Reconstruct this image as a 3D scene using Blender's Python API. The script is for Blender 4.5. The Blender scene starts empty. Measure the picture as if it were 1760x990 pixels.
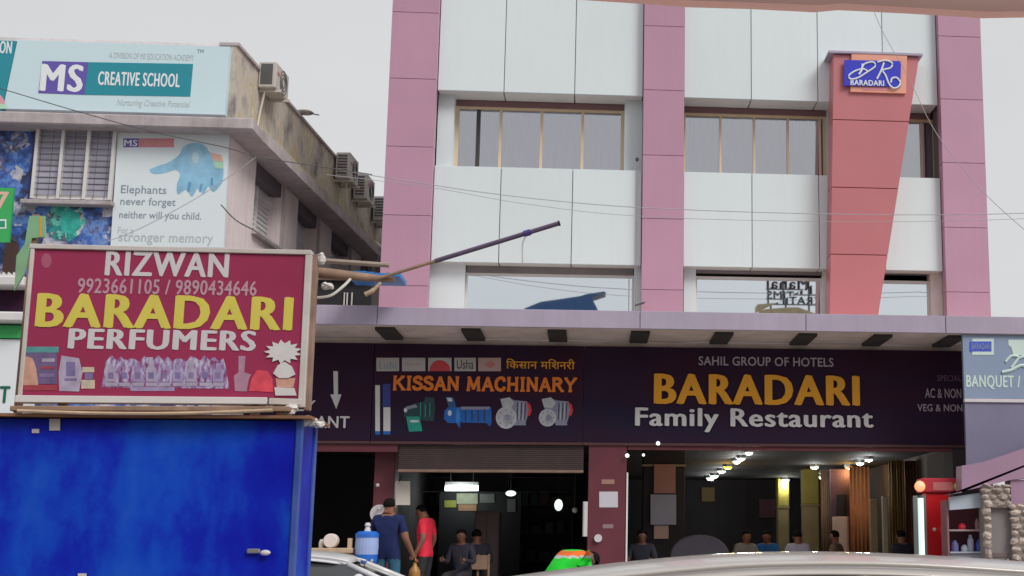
import bpy, bmesh, math, random
from mathutils import Vector, Matrix
random.seed(7)
R = math.radians
SC = bpy.context.scene
COL = SC.collection

# ------------------------------------------------------------------ camera
# photo pixels (1760x990): focal length 2350 px, off-centre crop (lens shift), pitch up, small yaw to the right
PW, PH, FPX, PCX, PCY = 1760.0, 990.0, 2350.0, 1240.0, 495.0
PITCH, YAW = R(10.6), R(5.4)
CAM = Vector((0, 0, 1.5))
cam_d = bpy.data.cameras.new('camera')
cam = bpy.data.objects.new('camera', cam_d); COL.objects.link(cam)
cam.location = CAM
cam.rotation_euler = (R(90) + PITCH, 0, -YAW)
cam_d.sensor_width = 36.0
cam_d.lens = 36.0 * FPX / PW
cam_d.shift_x = -(PCX - PW / 2) / PW
cam_d.clip_start = 0.05
cam_d.clip_end = 4000
SC.camera = cam

# ------------------------------------------------------------------ light
SUN_EL, SUN_AZ = R(42), R(138)          # overcast: broad soft sun from behind the camera, to its right
wd = bpy.data.worlds.new('World'); SC.world = wd; wd.use_nodes = True
nt = wd.node_tree; nt.nodes.clear()
wo = nt.nodes.new('ShaderNodeOutputWorld'); bg = nt.nodes.new('ShaderNodeBackground')
sky = nt.nodes.new('ShaderNodeTexSky'); sky.sky_type = 'NISHITA'; sky.sun_disc = False
sky.sun_elevation = SUN_EL; sky.sun_rotation = SUN_AZ; sky.dust_density = 3.0; sky.air_density = 1.0
tc = nt.nodes.new('ShaderNodeTexCoord'); mp = nt.nodes.new('ShaderNodeMapping')
mp.inputs['Scale'].default_value = (1, 1, 2.6)
nz = nt.nodes.new('ShaderNodeTexNoise'); nz.inputs['Scale'].default_value = 1.6; nz.inputs['Detail'].default_value = 5
rp = nt.nodes.new('ShaderNodeValToRGB')
rp.color_ramp.elements[0].position = .25; rp.color_ramp.elements[0].color = (5.9, 5.9, 6.05, 1)
rp.color_ramp.elements[1].position = .75; rp.color_ramp.elements[1].color = (6.8, 6.8, 6.8, 1)
mx = nt.nodes.new('ShaderNodeMix'); mx.data_type = 'RGBA'; mx.inputs[0].default_value = .95
nt.links.new(tc.outputs['Generated'], mp.inputs[0]); nt.links.new(mp.outputs[0], nz.inputs[0])
nt.links.new(nz.outputs[0], rp.inputs[0])
nt.links.new(sky.outputs[0], mx.inputs[6]); nt.links.new(rp.outputs[0], mx.inputs[7])
nt.links.new(mx.outputs[2], bg.inputs[0]); nt.links.new(bg.outputs[0], wo.inputs[0])
bg.inputs[1].default_value = 0.0825
sl = bpy.data.lights.new('sun', 'SUN'); sl.energy = 1.5; sl.angle = R(25); sl.color = (1, .97, .92)
so = bpy.data.objects.new('sun', sl); COL.objects.link(so)
sd = Vector((math.sin(SUN_AZ) * math.cos(SUN_EL), math.cos(SUN_AZ) * math.cos(SUN_EL), math.sin(SUN_EL)))
so.rotation_euler = sd.to_track_quat('Z', 'Y').to_euler()
SC.view_settings.view_transform = 'Standard'; SC.view_settings.look = 'None'
SC.view_settings.exposure = 0.39; SC.view_settings.gamma = 1.0
SC.view_settings.use_curve_mapping = False

# ------------------------------------------------------------------ pixel to point
_f = Vector((math.sin(YAW) * math.cos(PITCH), math.cos(YAW) * math.cos(PITCH), math.sin(PITCH)))
_r = Vector((math.cos(YAW), -math.sin(YAW), 0))
_u = _r.cross(_f)
def ray(px, py): return _f + _r * ((px - PCX) / FPX) + _u * ((PCY - py) / FPX)
def at(px, py, Y):
    d = ray(px, py); return CAM + d * ((Y - CAM.y) / d.y)
def atz(px, py, Z):
    d = ray(px, py); return CAM + d * ((Z - CAM.z) / d.z)
def rect(x0, y0, x1, y1, Y):
    """photo box -> X0, X1, Z0, Z1 on the plane y = Y"""
    ym, xm = (y0 + y1) / 2, (x0 + x1) / 2
    return at(x0, ym, Y).x, at(x1, ym, Y).x, at(xm, y1, Y).z, at(xm, y0, Y).z

# ------------------------------------------------------------------ materials
def lin(c):
    c = c / 255.0
    return c / 12.92 if c <= .04045 else ((c + .055) / 1.055) ** 2.4
def S(r, g, b): return (lin(r), lin(g), lin(b))
MATS = {}
def mat(name, rgb, rough=.6, metal=0.0, var=.12, scale=3.0, streak=0.0, streak_col=(.1, .09, .07), bump=0.0, bscale=40.0,
        spec=.5, rnd=0.0, emit=None, estr=0.0, coat=0.0, alpha=1.0, dirt=0.0, dirt_col=(.12, .1, .08)):
    if name in MATS: return MATS[name]
    m = bpy.data.materials.new(name); m.use_nodes = True
    N, L = m.node_tree.nodes, m.node_tree.links
    b = N['Principled BSDF']
    b.inputs['Roughness'].default_value = rough; b.inputs['Metallic'].default_value = metal
    b.inputs['Specular IOR Level'].default_value = spec
    b.inputs['Coat Weight'].default_value = coat
    tco = N.new('ShaderNodeTexCoord'); base = None
    col = N.new('ShaderNodeRGB'); col.outputs[0].default_value = (*rgb, 1); out = col.outputs[0]
    if var > 0:
        n = N.new('ShaderNodeTexNoise'); n.inputs['Scale'].default_value = scale; n.inputs['Detail'].default_value = 6
        L.new(tco.outputs['Object'], n.inputs['Vector'])
        mr = N.new('ShaderNodeMapRange'); mr.inputs[1].default_value = .25; mr.inputs[2].default_value = .75
        mr.inputs[3].default_value = 1 - var; mr.inputs[4].default_value = 1 + var
        L.new(n.outputs[0], mr.inputs[0])
        hs = N.new('ShaderNodeHueSaturation'); L.new(mr.outputs[0], hs.inputs['Value']); L.new(out, hs.inputs['Color']); out = hs.outputs[0]
    if rnd > 0:
        oi = N.new('ShaderNodeObjectInfo'); mr = N.new('ShaderNodeMapRange')
        mr.inputs[3].default_value = 1 - rnd; mr.inputs[4].default_value = 1 + rnd
        L.new(oi.outputs['Random'], mr.inputs[0])
        hs = N.new('ShaderNodeHueSaturation'); L.new(mr.outputs[0], hs.inputs['Value']); L.new(out, hs.inputs['Color']); out = hs.outputs[0]
    for amt, colr, sc3 in ((streak, streak_col, (9, 9, .55)), (dirt, dirt_col, (2.2, 2.2, 2.2))):
        if amt > 0:
            mpn = N.new('ShaderNodeMapping'); mpn.inputs['Scale'].default_value = sc3
            L.new(tco.outputs['Object'], mpn.inputs[0])
            n = N.new('ShaderNodeTexNoise'); n.inputs['Scale'].default_value = 1.0; n.inputs['Detail'].default_value = 7
            n.inputs['Roughness'].default_value = .65
            L.new(mpn.outputs[0], n.inputs['Vector'])
            mr = N.new('ShaderNodeMapRange'); mr.inputs[1].default_value = .45; mr.inputs[2].default_value = .72
            mr.inputs[3].default_value = 0; mr.inputs[4].default_value = amt; L.new(n.outputs[0], mr.inputs[0])
            mi = N.new('ShaderNodeMix'); mi.data_type = 'RGBA'
            L.new(mr.outputs[0], mi.inputs[0]); L.new(out, mi.inputs[6]); mi.inputs[7].default_value = (*colr, 1); out = mi.outputs[2]
    L.new(out, b.inputs['Base Color'])
    if bump > 0:
        n = N.new('ShaderNodeTexNoise'); n.inputs['Scale'].default_value = bscale; n.inputs['Detail'].default_value = 5
        L.new(tco.outputs['Object'], n.inputs['Vector'])
        bp = N.new('ShaderNodeBump'); bp.inputs['Strength'].default_value = bump; bp.inputs['Distance'].default_value = .02
        L.new(n.outputs[0], bp.inputs['Height']); L.new(bp.outputs[0], b.inputs['Normal'])
    if emit:
        b.inputs['Emission Color'].default_value = (*emit, 1); b.inputs['Emission Strength'].default_value = estr
    m['rgb'] = rgb
    MATS[name] = m
    return m
def glass_mat(name, tint, refl, rough=.02):
    """tinted pane: part mirror coating, part see-through"""
    if name in MATS: return MATS[name]
    m = bpy.data.materials.new(name); m.use_nodes = True
    N, L = m.node_tree.nodes, m.node_tree.links; N.clear()
    o = N.new('ShaderNodeOutputMaterial'); g = N.new('ShaderNodeBsdfGlossy'); t = N.new('ShaderNodeBsdfTransparent'); x = N.new('ShaderNodeMixShader')
    g.inputs['Roughness'].default_value = rough; g.inputs['Color'].default_value = (.9, .93, .97, 1)
    t.inputs['Color'].default_value = (*tint, 1); x.inputs[0].default_value = refl
    L.new(t.outputs[0], x.inputs[1]); L.new(g.outputs[0], x.inputs[2]); L.new(x.outputs[0], o.inputs[0])
    MATS[name] = m; return m
def ramp_mat(name, stops, scale=3, rough=.6, kind='noise', stretch=(1, 1, 1), detail=6):
    """multi-coloured print or stain from a noise run through a colour ramp"""
    if name in MATS: return MATS[name]
    m = bpy.data.materials.new(name); m.use_nodes = True
    N, L = m.node_tree.nodes, m.node_tree.links; b = N['Principled BSDF']; b.inputs['Roughness'].default_value = rough
    tco = N.new('ShaderNodeTexCoord'); mpn = N.new('ShaderNodeMapping'); mpn.inputs['Scale'].default_value = stretch
    L.new(tco.outputs['Object'], mpn.inputs[0])
    if kind == 'voronoi':
        w = N.new('ShaderNodeTexNoise'); w.inputs['Scale'].default_value = scale * .8; w.inputs['Detail'].default_value = 4
        L.new(mpn.outputs[0], w.inputs['Vector'])
        ad = N.new('ShaderNodeMix'); ad.data_type = 'RGBA'; ad.blend_type = 'LINEAR_LIGHT'; ad.inputs[0].default_value = .35
        L.new(mpn.outputs[0], ad.inputs[6]); L.new(w.outputs['Color'], ad.inputs[7])
        n = N.new('ShaderNodeTexVoronoi'); n.inputs['Scale'].default_value = scale
        L.new(ad.outputs[2], n.inputs['Vector'])
        sp = N.new('ShaderNodeSeparateColor'); L.new(n.outputs['Color'], sp.inputs[0])
        n2 = N.new('ShaderNodeTexNoise'); n2.inputs['Scale'].default_value = scale * 2.2; n2.inputs['Detail'].default_value = 6
        L.new(mpn.outputs[0], n2.inputs['Vector'])
        mm = N.new('ShaderNodeMath'); mm.operation = 'MULTIPLY_ADD'; mm.inputs[1].default_value = .45
        L.new(sp.outputs[0], mm.inputs[0])
        m3 = N.new('ShaderNodeMath'); m3.operation = 'MULTIPLY'; m3.inputs[1].default_value = .55; L.new(n2.outputs[0], m3.inputs[0])
        L.new(m3.outputs[0], mm.inputs[2]); fac = mm.outputs[0]
    else:
        n = N.new('ShaderNodeTexNoise'); n.inputs['Scale'].default_value = scale; n.inputs['Detail'].default_value = detail
        n.inputs['Roughness'].default_value = .6
        L.new(mpn.outputs[0], n.inputs['Vector']); fac = n.outputs[0]
    r_ = N.new('ShaderNodeValToRGB'); els = r_.color_ramp.elements
    els[0].position, els[0].color = stops[0][0], (*stops[0][1], 1)
    els[1].position, els[1].color = stops[-1][0], (*stops[-1][1], 1)
    for p_, c_ in stops[1:-1]:
        e = els.new(p_); e.color = (*c_, 1)
    L.new(fac, r_.inputs[0]); L.new(r_.outputs[0], b.inputs['Base Color'])
    MATS[name] = m; return m

M = {}
M['panel'] = mat('white composite panel', (.72, .79, .82), .38, var=.02, scale=.8, rnd=.035, streak=.06, bump=.10, bscale=1.3, streak_col=(.45, .46, .46))
M['reveal'] = mat('white recess paint', (.80, .79, .76), .6, var=.05, streak=.12, streak_col=(.5, .46, .4))
M['mauve'] = mat('mauve composite panel', (.50, .275, .385), .42, var=.05, scale=1.2, rnd=.05, bump=.10, bscale=1.3, streak=.10, streak_col=(.35, .2, .25))
M['pylon'] = mat('red composite panel', (.54, .175, .20), .42, var=.05, scale=1.2, rnd=.04, streak=.12, streak_col=(.38, .2, .2))
M['fascia'] = mat('lilac fascia panel', (.43, .37, .49), .5, var=.10, scale=1.6, rnd=.04, streak=.4, streak_col=(.34, .30, .36), dirt=.25, dirt_col=(.36, .28, .34))
M['soffit'] = mat('dusty soffit', (.82, .72, .68), .8, var=.12, scale=1.5, dirt=.4, dirt_col=(.42, .34, .32))
M['joint'] = mat('sealant joint', (.20, .17, .18), .8, var=.1)
M['concrete'] = mat('concrete', (.36, .33, .31), .9, var=.15, scale=2, bump=.2, dirt=.4)
M['cream'] = mat('cream window frame', (.72, .55, .38), .45, var=.06)
M['darkbar'] = mat('dark bar', (.05, .045, .045), .5)
M['curtain'] = ramp_mat('curtain', [(.36, (.50, .42, .42)), (.48, (.74, .62, .59)), (.56, (.62, .58, .62)), (.66, (.72, .66, .66))], 6, .9, stretch=(3, 1, .25))
M['mirror'] = mat('mirror glass', (.78, .84, .88), .015, metal=1.0, var=0)
M['tint'] = glass_mat('tinted pane', (.72, .70, .74), .42)
M['maroon_col'] = mat('maroon column paint', (.145, .030, .046), .5, var=.12, streak=.2, streak_col=(.12, .04, .05))
M['board'] = ramp_mat('aubergine flex board', [(.36, (.022, .016, .044)), (.5, (.032, .013, .036)), (.64, (.046, .011, .026))], .45, .7, stretch=(.5, 1, 1.6), detail=3)
M['board'].node_tree.nodes['Principled BSDF'].inputs['Specular IOR Level'].default_value = .15
M['head'] = mat('window head', (.24, .13, .14), .7, var=.1)
M['board_edge'] = mat('board frame', (.09, .035, .04), .5)
M['orange'] = mat('orange letter', (.78, .20, .012), .45, var=.06)
M['gold'] = mat('gold yellow letter', (.80, .36, .012), .4, var=.05)
M['white_l'] = mat('off white letter', (.62, .62, .64), .45, var=.06)
M['lilac_l'] = mat('pale lilac letter', (.42, .36, .42), .5, var=.06)
M['dim_l'] = mat('dim mauve letter', (.16, .08, .14), .5, var=.06)
M['black'] = mat('black and deep shade', (.012, .011, .014), .7)  # plain black; passage walls and void block carry their darkness in it
M['dark'] = mat('dark interior', (.035, .03, .035), .8, var=.25, scale=1)  # interior darkness put into the colour
M['shop_wall'] = mat('dim shop wall', (.07, .06, .065), .8, var=.25, scale=1)  # dimness of the shop put into the wall colour
M['shutter'] = mat('rolling shutter', (.065, .042, .042), .7, metal=0, var=.15)
M['floor'] = mat('stone floor', (.36, .32, .30), .5, var=.15, dirt=.3)
M['plaster'] = mat('pinkish plaster', (.74, .66, .67), .9, var=.1, scale=1.6, streak=.3, streak_col=(.42, .36, .35), bump=.1)
M['parapet'] = ramp_mat('stained parapet', [(.32, (.22, .19, .18)), (.42, (.40, .36, .33)), (.52, (.58, .52, .45)), (.60, (.50, .42, .28)), (.70, (.68, .63, .57))], 1.5, .95, stretch=(2.2, 1.2, .9), detail=9)
M['moss'] = ramp_mat('mossy ledge', [(.36, (.34, .30, .24)), (.5, (.50, .45, .34)), (.6, (.46, .46, .16)), (.7, (.50, .44, .34))], 1.6, .95, stretch=(1, 1, 1))
M['ledge'] = mat('ledge', (.50, .44, .46), .9, var=.12, dirt=.5, dirt_col=(.22, .19, .19), streak=.3, streak_col=(.2, .17, .16))
M['mural'] = ramp_mat('blue flower mural', [(.08, (.20, .12, .22)), (.16, (.015, .02, .06)), (.30, (.04, .05, .14)), (.40, (.05, .14, .50)), (.48, (.16, .30, .68)), (.55, (.10, .09, .17)), (.62, (.38, .40, .60)), (.70, (.62, .60, .62)), (.80, (.05, .10, .42))], 3.6, .6, 'voronoi')
M['mural_green'] = ramp_mat('teal flower mural', [(.2, (.02, .10, .14)), (.42, (.02, .35, .32)), (.55, (.15, .60, .50)), (.62, (.04, .05, .12)), (.75, (.55, .62, .62))], 4.5, .6, 'voronoi')
M['flex_white'] = mat('pale blue flex', (.62, .78, .85), .4, var=.025, scale=1)
M['flex_blue'] = mat('poster pale', (.74, .82, .86), .4, var=.03, scale=1)
M['teal'] = mat('teal print', (.015, .27, .35), .45, var=.04)
M['purple'] = mat('purple print', (.13, .09, .42), .45, var=.04)
M['print_white'] = mat('white print', (.80, .84, .88), .45, var=.02)
M['print_grey'] = mat('grey print', (.27, .33, .39), .5, var=.04)
M['print_pale'] = mat('pale grey print', (.50, .56, .58), .5, var=.04)
M['print_pink'] = mat('pink print', (.70, .25, .32), .5, var=.04)
M['ele'] = mat('light blue print', (.28, .54, .75), .5, var=.22, scale=5)
M['ele_d'] = mat('mid blue print', (.12, .34, .58), .5, var=.1)
M['ele_l'] = mat('pale cyan print', (.50, .68, .78), .5, var=.05)
M['peach'] = mat('peach print', (.75, .47, .38), .5, var=.05)
M['mint'] = mat('mint print', (.45, .72, .52), .5, var=.05)
M['pink'] = mat('rose print', (.68, .33, .40), .5, var=.05)
M['green'] = mat('green print', (.04, .42, .11), .5, var=.06)
M['alu'] = mat('white aluminium', (.70, .68, .68), .4, var=.06)
M['louvre'] = mat('louvre glass', (.72, .72, .75), .2, var=.08, rnd=.12)  # sky mirrored in the glass is put into a pale slat colour
M['grille'] = mat('iron grille', (.10, .085, .10), .6)
M['ac'] = mat('AC casing', (.56, .53, .50), .5, var=.08, streak=.3, streak_col=(.3, .25, .2))
M['ac_dark'] = mat('AC vent', (.10, .095, .10), .6)
M['ac_red'] = mat('AC mark', (.5, .12, .1), .5)
M['pvc'] = mat('pale pipe', (.58, .54, .50), .5, var=.1)
M['kblue'] = ramp_mat('blue painted tin', [(.36, (.002, .003, .36)), (.46, (.003, .018, .46)), (.54, (.004, .065, .56)), (.68, (.02, .12, .60))], .8, .5, stretch=(1.2, 1, .7), detail=7)
M['kblue'].node_tree.nodes['Principled BSDF'].inputs['Specular IOR Level'].default_value = .18
M['kiosk_edge'] = mat('worn blue edge', (.03, .08, .36), .5, var=.2, scale=6, dirt=.45, dirt_col=(.16, .2, .42))
M['maroon'] = mat('maroon flex', (.345, .034, .10), .45, var=.10, scale=1.6, spec=.25)
M['yellow'] = mat('yellow print', (.70, .60, .10), .45, var=.05)
M['rwhite'] = mat('white flex print', (.66, .62, .66), .45, var=.05)
M['rpink'] = mat('pale pink print', (.52, .30, .38), .5, var=.05)
M['wood'] = mat('weathered wood', (.32, .20, .14), .75, var=.25, scale=6, streak=.3, bump=.3, bscale=20)
M['wood_l'] = mat('pale wood', (.55, .40, .28), .75, var=.2, scale=5, bump=.3, bscale=20)
M['frame_w'] = mat('worn white frame', (.62, .57, .55), .5, var=.12, scale=4, dirt=.3, dirt_col=(.4, .3, .25))
M['plastic'] = mat('crumpled plastic', (.68, .66, .64), .4, var=.12, scale=9)
M['tarp'] = mat('blue tarp', (.03, .20, .55), .5, var=.15)
M['pole'] = mat('purplish steel pole', (.12, .085, .15), .5, metal=.2, var=.2, scale=6)
M['cable'] = mat('cable', (.10, .095, .11), .6)
M['cable_w'] = mat('white cable', (.6, .58, .55), .6)
M['silver'] = mat('silver car paint', (.56, .525, .50), .32, metal=.1, var=.03, coat=.6)
M['car_white'] = mat('white car paint', (.74, .74, .75), .3, var=.02, coat=.5)
M['car_glass'] = mat('car glass', (.05, .055, .06), .06, var=0, spec=.8)
M['rubber'] = mat('rubber', (.02, .02, .02), .8)
M['rim'] = mat('rim', (.45, .45, .46), .35, metal=.8)
M['lamp_red'] = mat('tail lamp', (.4, .02, .02), .2)
M['lamp_clear'] = mat('head lamp', (.7, .7, .72), .1)
M['asphalt'] = mat('dusty asphalt', (.10, .095, .09), .9, var=.2, scale=3, bump=.4, bscale=60)
M['ground'] = mat('dusty ground', (.20, .17, .14), .95, var=.2, scale=.6, bump=.3)
M['paving'] = mat('forecourt paving', (.40, .37, .34), .9, var=.18, scale=1.2, dirt=.4, bump=.2)
M['kerb'] = mat('kerb', (.40, .38, .35), .9, var=.15)
M['line'] = mat('road paint', (.75, .74, .70), .7, var=.1, dirt=.4)
M['canvas'] = mat('brown vinyl', (.52, .34, .30), .6, var=.1, scale=12, bump=.15, bscale=200)
def canvas_mat():
    m = M['canvas']; N, L = m.node_tree.nodes, m.node_tree.links
    t_ = N.new('ShaderNodeBsdfTranslucent'); t_.inputs['Color'].default_value = (1.0, .84, .80, 1); x_ = N.new('ShaderNodeMixShader'); x_.inputs[0].default_value = .92
    L.new(N['Principled BSDF'].outputs[0], x_.inputs[1]); L.new(t_.outputs[0], x_.inputs[2]); L.new(x_.outputs[0], N['Material Output'].inputs[0])
canvas_mat()
M['skin'] = mat('brown skin', (.27, .12, .075), .5, var=.06)
M['skin_d'] = mat('dark skin', (.16, .075, .05), .5, var=.06)
M['hair'] = mat('black hair', (.010, .008, .009), .9, var=.2, spec=.12)
M['eye'] = mat('eye', (.10, .08, .07), .4)
def cloth(n, c): return mat(n, c, .85, var=.18, scale=9, bump=.7, bscale=9)
M['shirt_blue'] = cloth('navy shirt', (.005, .014, .085)); M['shirt_red'] = cloth('red shirt', (.85, .03, .07))
M['jeans'] = cloth('teal jeans', (.03, .12, .20)); M['trouser'] = cloth('dark trousers', (.03, .028, .035))
M['shirt_dark'] = cloth('dark shirt', (.03, .03, .05)); M['shirt_white'] = cloth('white shirt', (.50, .52, .68))
M['shirt_sky'] = cloth('sky shirt', (.03, .16, .5)); M['shirt_grey'] = cloth('grey shirt', (.28, .26, .26)); M['shirt_brown'] = cloth('brown shirt', (.22, .14, .11))
M['vest'] = cloth('hi-vis vest', (.01, .62, .03)); M['vest_o'] = cloth('orange band', (.85, .16, .02)); M['vest_s'] = cloth('silver band', (.5, .5, .5))
M['jug_w'] = mat('jug body', (.36, .46, .80), .4, var=.04); M['jug_b'] = mat('jug lid', (.02, .15, .62), .4, var=.04)
M['paper'] = mat('paper', (.62, .60, .68), .7, var=.06)
M['paper2'] = mat('cream paper', (.66, .62, .56), .7, var=.06)
M['ycol'] = mat('yellow column', (.42, .34, .06), .6, var=.2, scale=2); M['ycol2'] = mat('lower column', (.33, .25, .13), .6, var=.2, scale=2)
M['salmon'] = mat('salmon board', (.50, .25, .21), .6, var=.08); M['slate'] = mat('slate board', (.38, .39, .48), .6, var=.08)
M['pinkish'] = mat('pale pink panel', (.66, .45, .38), .6, var=.08)
M['brown_c'] = ramp_mat('brown drape', [(.3, (.08, .035, .02)), (.5, (.16, .07, .035)), (.7, (.07, .04, .03))], 5, .9, stretch=(4, 4, .2))
M['steel'] = mat('steel', (.5, .5, .5), .3, metal=.8)
M['redpanel'] = mat('red stall paint', (.62, .006, .012), .4, var=.06); M['redtop'] = mat('red header', (.50, .03, .05), .45, var=.08)
M['stone'] = mat('split stone', (.46, .38, .34), .9, var=.2, scale=8, bump=.5, bscale=18, rnd=.36)
M['mortar'] = mat('mortar', (.28, .24, .22), .95)
M['doorgrey'] = mat('grey door', (.23, .20, .21), .6, var=.1)
M['bluegrey'] = mat('blue grey flex', (.25, .32, .46), .45, var=.05, scale=1.5)
M['bluegrey_d'] = mat('blue grey sheet', (.20, .19, .29), .5, var=.12, scale=1.2)
M['mint_l'] = mat('pale mint letter', (.60, .74, .70), .45, var=.04)
M['mauve_wall'] = mat('mauve sheet', (.36, .22, .33), .55, var=.1, scale=1.2)
M['tube'] = mat('lit tube', (.9, .95, .95), .4, var=0, emit=(.9, 1, .97), estr=2.2)
M['tube_dim'] = mat('pale tube', (.7, .85, .8), .4, var=0, emit=(.62, .85, .78), estr=.55)
M['bulb'] = mat('lit bulb', (.9, .95, .9), .4, var=0, emit=(.86, 1, .95), estr=1.0)
M['bulb_y'] = mat('warm bulb', (.9, .8, .3), .4, var=0, emit=(1, .68, .06), estr=1.3)
M['bulb_o'] = mat('orange bulb', (.9, .5, .3), .4, var=0, emit=(1, .34, .16), estr=.7)
M['opp_wall'] = mat('ochre wall', (.56, .44, .27), .9, var=.12, streak=.2); M['opp_blue'] = mat('blue sheet roof', (.05, .12, .30), .5, var=.1)
M['opp_red'] = mat('pale red letter', (.50, .36, .40), .6); M['opp_grey'] = mat('grey blue letter', (.34, .42, .48), .6)  # letter colours lightened so the mirrored sign looks faint

# ------------------------------------------------------------------ mesh helpers
class MB:
    def __init__(s): s.v = []; s.f = []; s.m = []
    def _add(s, vs, fs, mi=0):
        o = len(s.v); s.v += [Vector(v) for v in vs]; s.f += [tuple(i + o for i in f) for f in fs]; s.m += [mi] * len(fs); return s
    def box(s, x0, x1, y0, y1, z0, z1, mi=0):
        vs = [(x, y, z) for z in (z0, z1) for y in (y0, y1) for x in (x0, x1)]
        return s._add(vs, [(0, 2, 3, 1), (4, 5, 7, 6), (0, 1, 5, 4), (2, 6, 7, 3), (0, 4, 6, 2), (1, 3, 7, 5)], mi)
    def obox(s, c, ax, hx, hy, hz, mi=0):
        """oriented box: centre, matrix columns ax, half sizes"""
        vs = []
        for k in (-1, 1):
            for j in (-1, 1):
                for i in (-1, 1): vs.append(Vector(c) + ax @ Vector((i * hx, j * hy, k * hz)))
        return s._add(vs, [(0, 2, 3, 1), (4, 5, 7, 6), (0, 1, 5, 4), (2, 6, 7, 3), (0, 4, 6, 2), (1, 3, 7, 5)], mi)
    def prism(s, pts, y0, y1, mi=0):
        """polygon in XZ (x, z) extruded from y0 (front) to y1"""
        a = sum(pts[i][0] * pts[(i + 1) % len(pts)][1] - pts[(i + 1) % len(pts)][0] * pts[i][1] for i in range(len(pts)))
        if a < 0: pts = pts[::-1]
        n = len(pts)
        vs = [(x, y0, z) for x, z in pts] + [(x, y1, z) for x, z in pts]
        fs = [tuple(range(n)), tuple(range(2 * n - 1, n - 1, -1))]
        fs += [(i, i + n, (i + 1) % n + n, (i + 1) % n) for i in range(n)]
        return s._add(vs, fs, mi)
    def hprism(s, pts, z0, z1, mi=0):
        """polygon in XY extruded in z"""
        a = sum(pts[i][0] * pts[(i + 1) % len(pts)][1] - pts[(i + 1) % len(pts)][0] * pts[i][1] for i in range(len(pts)))
        if a < 0: pts = pts[::-1]
        n = len(pts)
        vs = [(x, y, z0) for x, y in pts] + [(x, y, z1) for x, y in pts]
        fs = [tuple(range(n - 1, -1, -1)), tuple(range(n, 2 * n))]
        fs += [(i, (i + 1) % n, (i + 1) % n + n, i + n) for i in range(n)]
        return s._add(vs, fs, mi)
    def tube(s, path, r, n=8, mi=0, cap=True):
        path = [Vector(p) for p in path]; k = len(path)
        rs = r if isinstance(r, (list, tuple)) else [r] * k
        vs = []; ref = None
        for i, p in enumerate(path):
            t = (path[min(i + 1, k - 1)] - path[max(i - 1, 0)]).normalized()
            if ref is None: ref = Vector((0, 0, 1)) if abs(t.z) < .9 else Vector((1, 0, 0))
            a = t.cross(ref).normalized(); b = t.cross(a).normalized(); ref = -b if False else ref
            for j in range(n):
                q = 2 * math.pi * j / n; vs.append(p + (a * math.cos(q) + b * math.sin(q)) * rs[i])
        fs = [(i * n + j, i * n + (j + 1) % n, (i + 1) * n + (j + 1) % n, (i + 1) * n + j) for i in range(k - 1) for j in range(n)]
        if cap: fs += [tuple(range(n - 1, -1, -1)), tuple(range((k - 1) * n, k * n))]
        return s._add(vs, fs, mi)
    def ell(s, c, rx, ry, rz, nu=12, nv=8, jit=0, mi=0, rot=None):
        vs = [(0, 0, -1)]
        for i in range(1, nv):
            a = -math.pi / 2 + math.pi * i / nv
            for j in range(nu):
                q = 2 * math.pi * j / nu; vs.append((math.cos(a) * math.cos(q), math.cos(a) * math.sin(q), math.sin(a)))
        vs.append((0, 0, 1)); out = []
        for v in vs:
            k = 1 + random.uniform(-jit, jit); w = Vector((v[0] * rx * k, v[1] * ry * k, v[2] * rz * k))
            if rot is not None: w = rot @ w
            out.append(Vector(c) + w)
        fs = [(0, 1 + (j + 1) % nu, 1 + j) for j in range(nu)]
        for i in range(nv - 2):
            for j in range(nu):
                a = 1 + i * nu + j; b = 1 + i * nu + (j + 1) % nu; fs.append((a, b, b + nu, a + nu))
        l = len(vs) - 1; o = 1 + (nv - 2) * nu
        fs += [(o + j, o + (j + 1) % nu, l) for j in range(nu)]
        return s._add(out, fs, mi)
    def lathe(s, c, prof, n=16, mi=0):
        """profile [(r, z)] about a vertical axis through c"""
        vs = []
        for r, z in prof:
            for j in range(n):
                q = 2 * math.pi * j / n; vs.append((c[0] + r * math.cos(q), c[1] + r * math.sin(q), c[2] + z))
        k = len(prof)
        fs = [(i * n + j, i * n + (j + 1) % n, (i + 1) * n + (j + 1) % n, (i + 1) * n + j) for i in range(k - 1) for j in range(n)]
        fs += [tuple(range(n - 1, -1, -1)), tuple(range((k - 1) * n, k * n))]
        return s._add(vs, fs, mi)
    def mesh(s, name, off=(0, 0, 0), bevel=0, smooth=False):
        off = Vector(off)
        me = bpy.data.meshes.new(name); me.from_pydata([v - off for v in s.v], [], s.f)
        for p, mi in zip(me.polygons, s.m): p.material_index = mi
        if bevel > 0:
            bm = bmesh.new(); bm.from_mesh(me)
            es = [e for e in bm.edges if len(e.link_faces) == 2 and e.calc_face_angle(0) > .6]
            bmesh.ops.bevel(bm, geom=es, offset=bevel, segments=1, affect='EDGES', clamp_overlap=True)
            bm.to_mesh(me); bm.free()
        if smooth:
            for p in me.polygons: p.use_smooth = True
        me.update(); return me
    def build(s, name, m, parent=None, bevel=0, smooth=False, keep=False):
        off = wloc(parent) if parent is not None else Vector((0, 0, 0))
        if parent is None and not keep:      # a thing that is one mesh: origin at its base
            xs = [v.x for v in s.v]; ys = [v.y for v in s.v]; zs = [v.z for v in s.v]
            off = Vector(((min(xs) + max(xs)) / 2, (min(ys) + max(ys)) / 2, min(zs)))
        me = s.mesh(name, off, bevel, smooth)
        for q in (m if isinstance(m, (list, tuple)) else [m]): me.materials.append(q)
        o = bpy.data.objects.new(name, me); COL.objects.link(o)
        if parent is not None: o.parent = parent
        else: o.location = off
        return o
def wloc(o):
    v = Vector((0, 0, 0))
    while o is not None: v += o.location; o = o.parent
    return v
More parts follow.
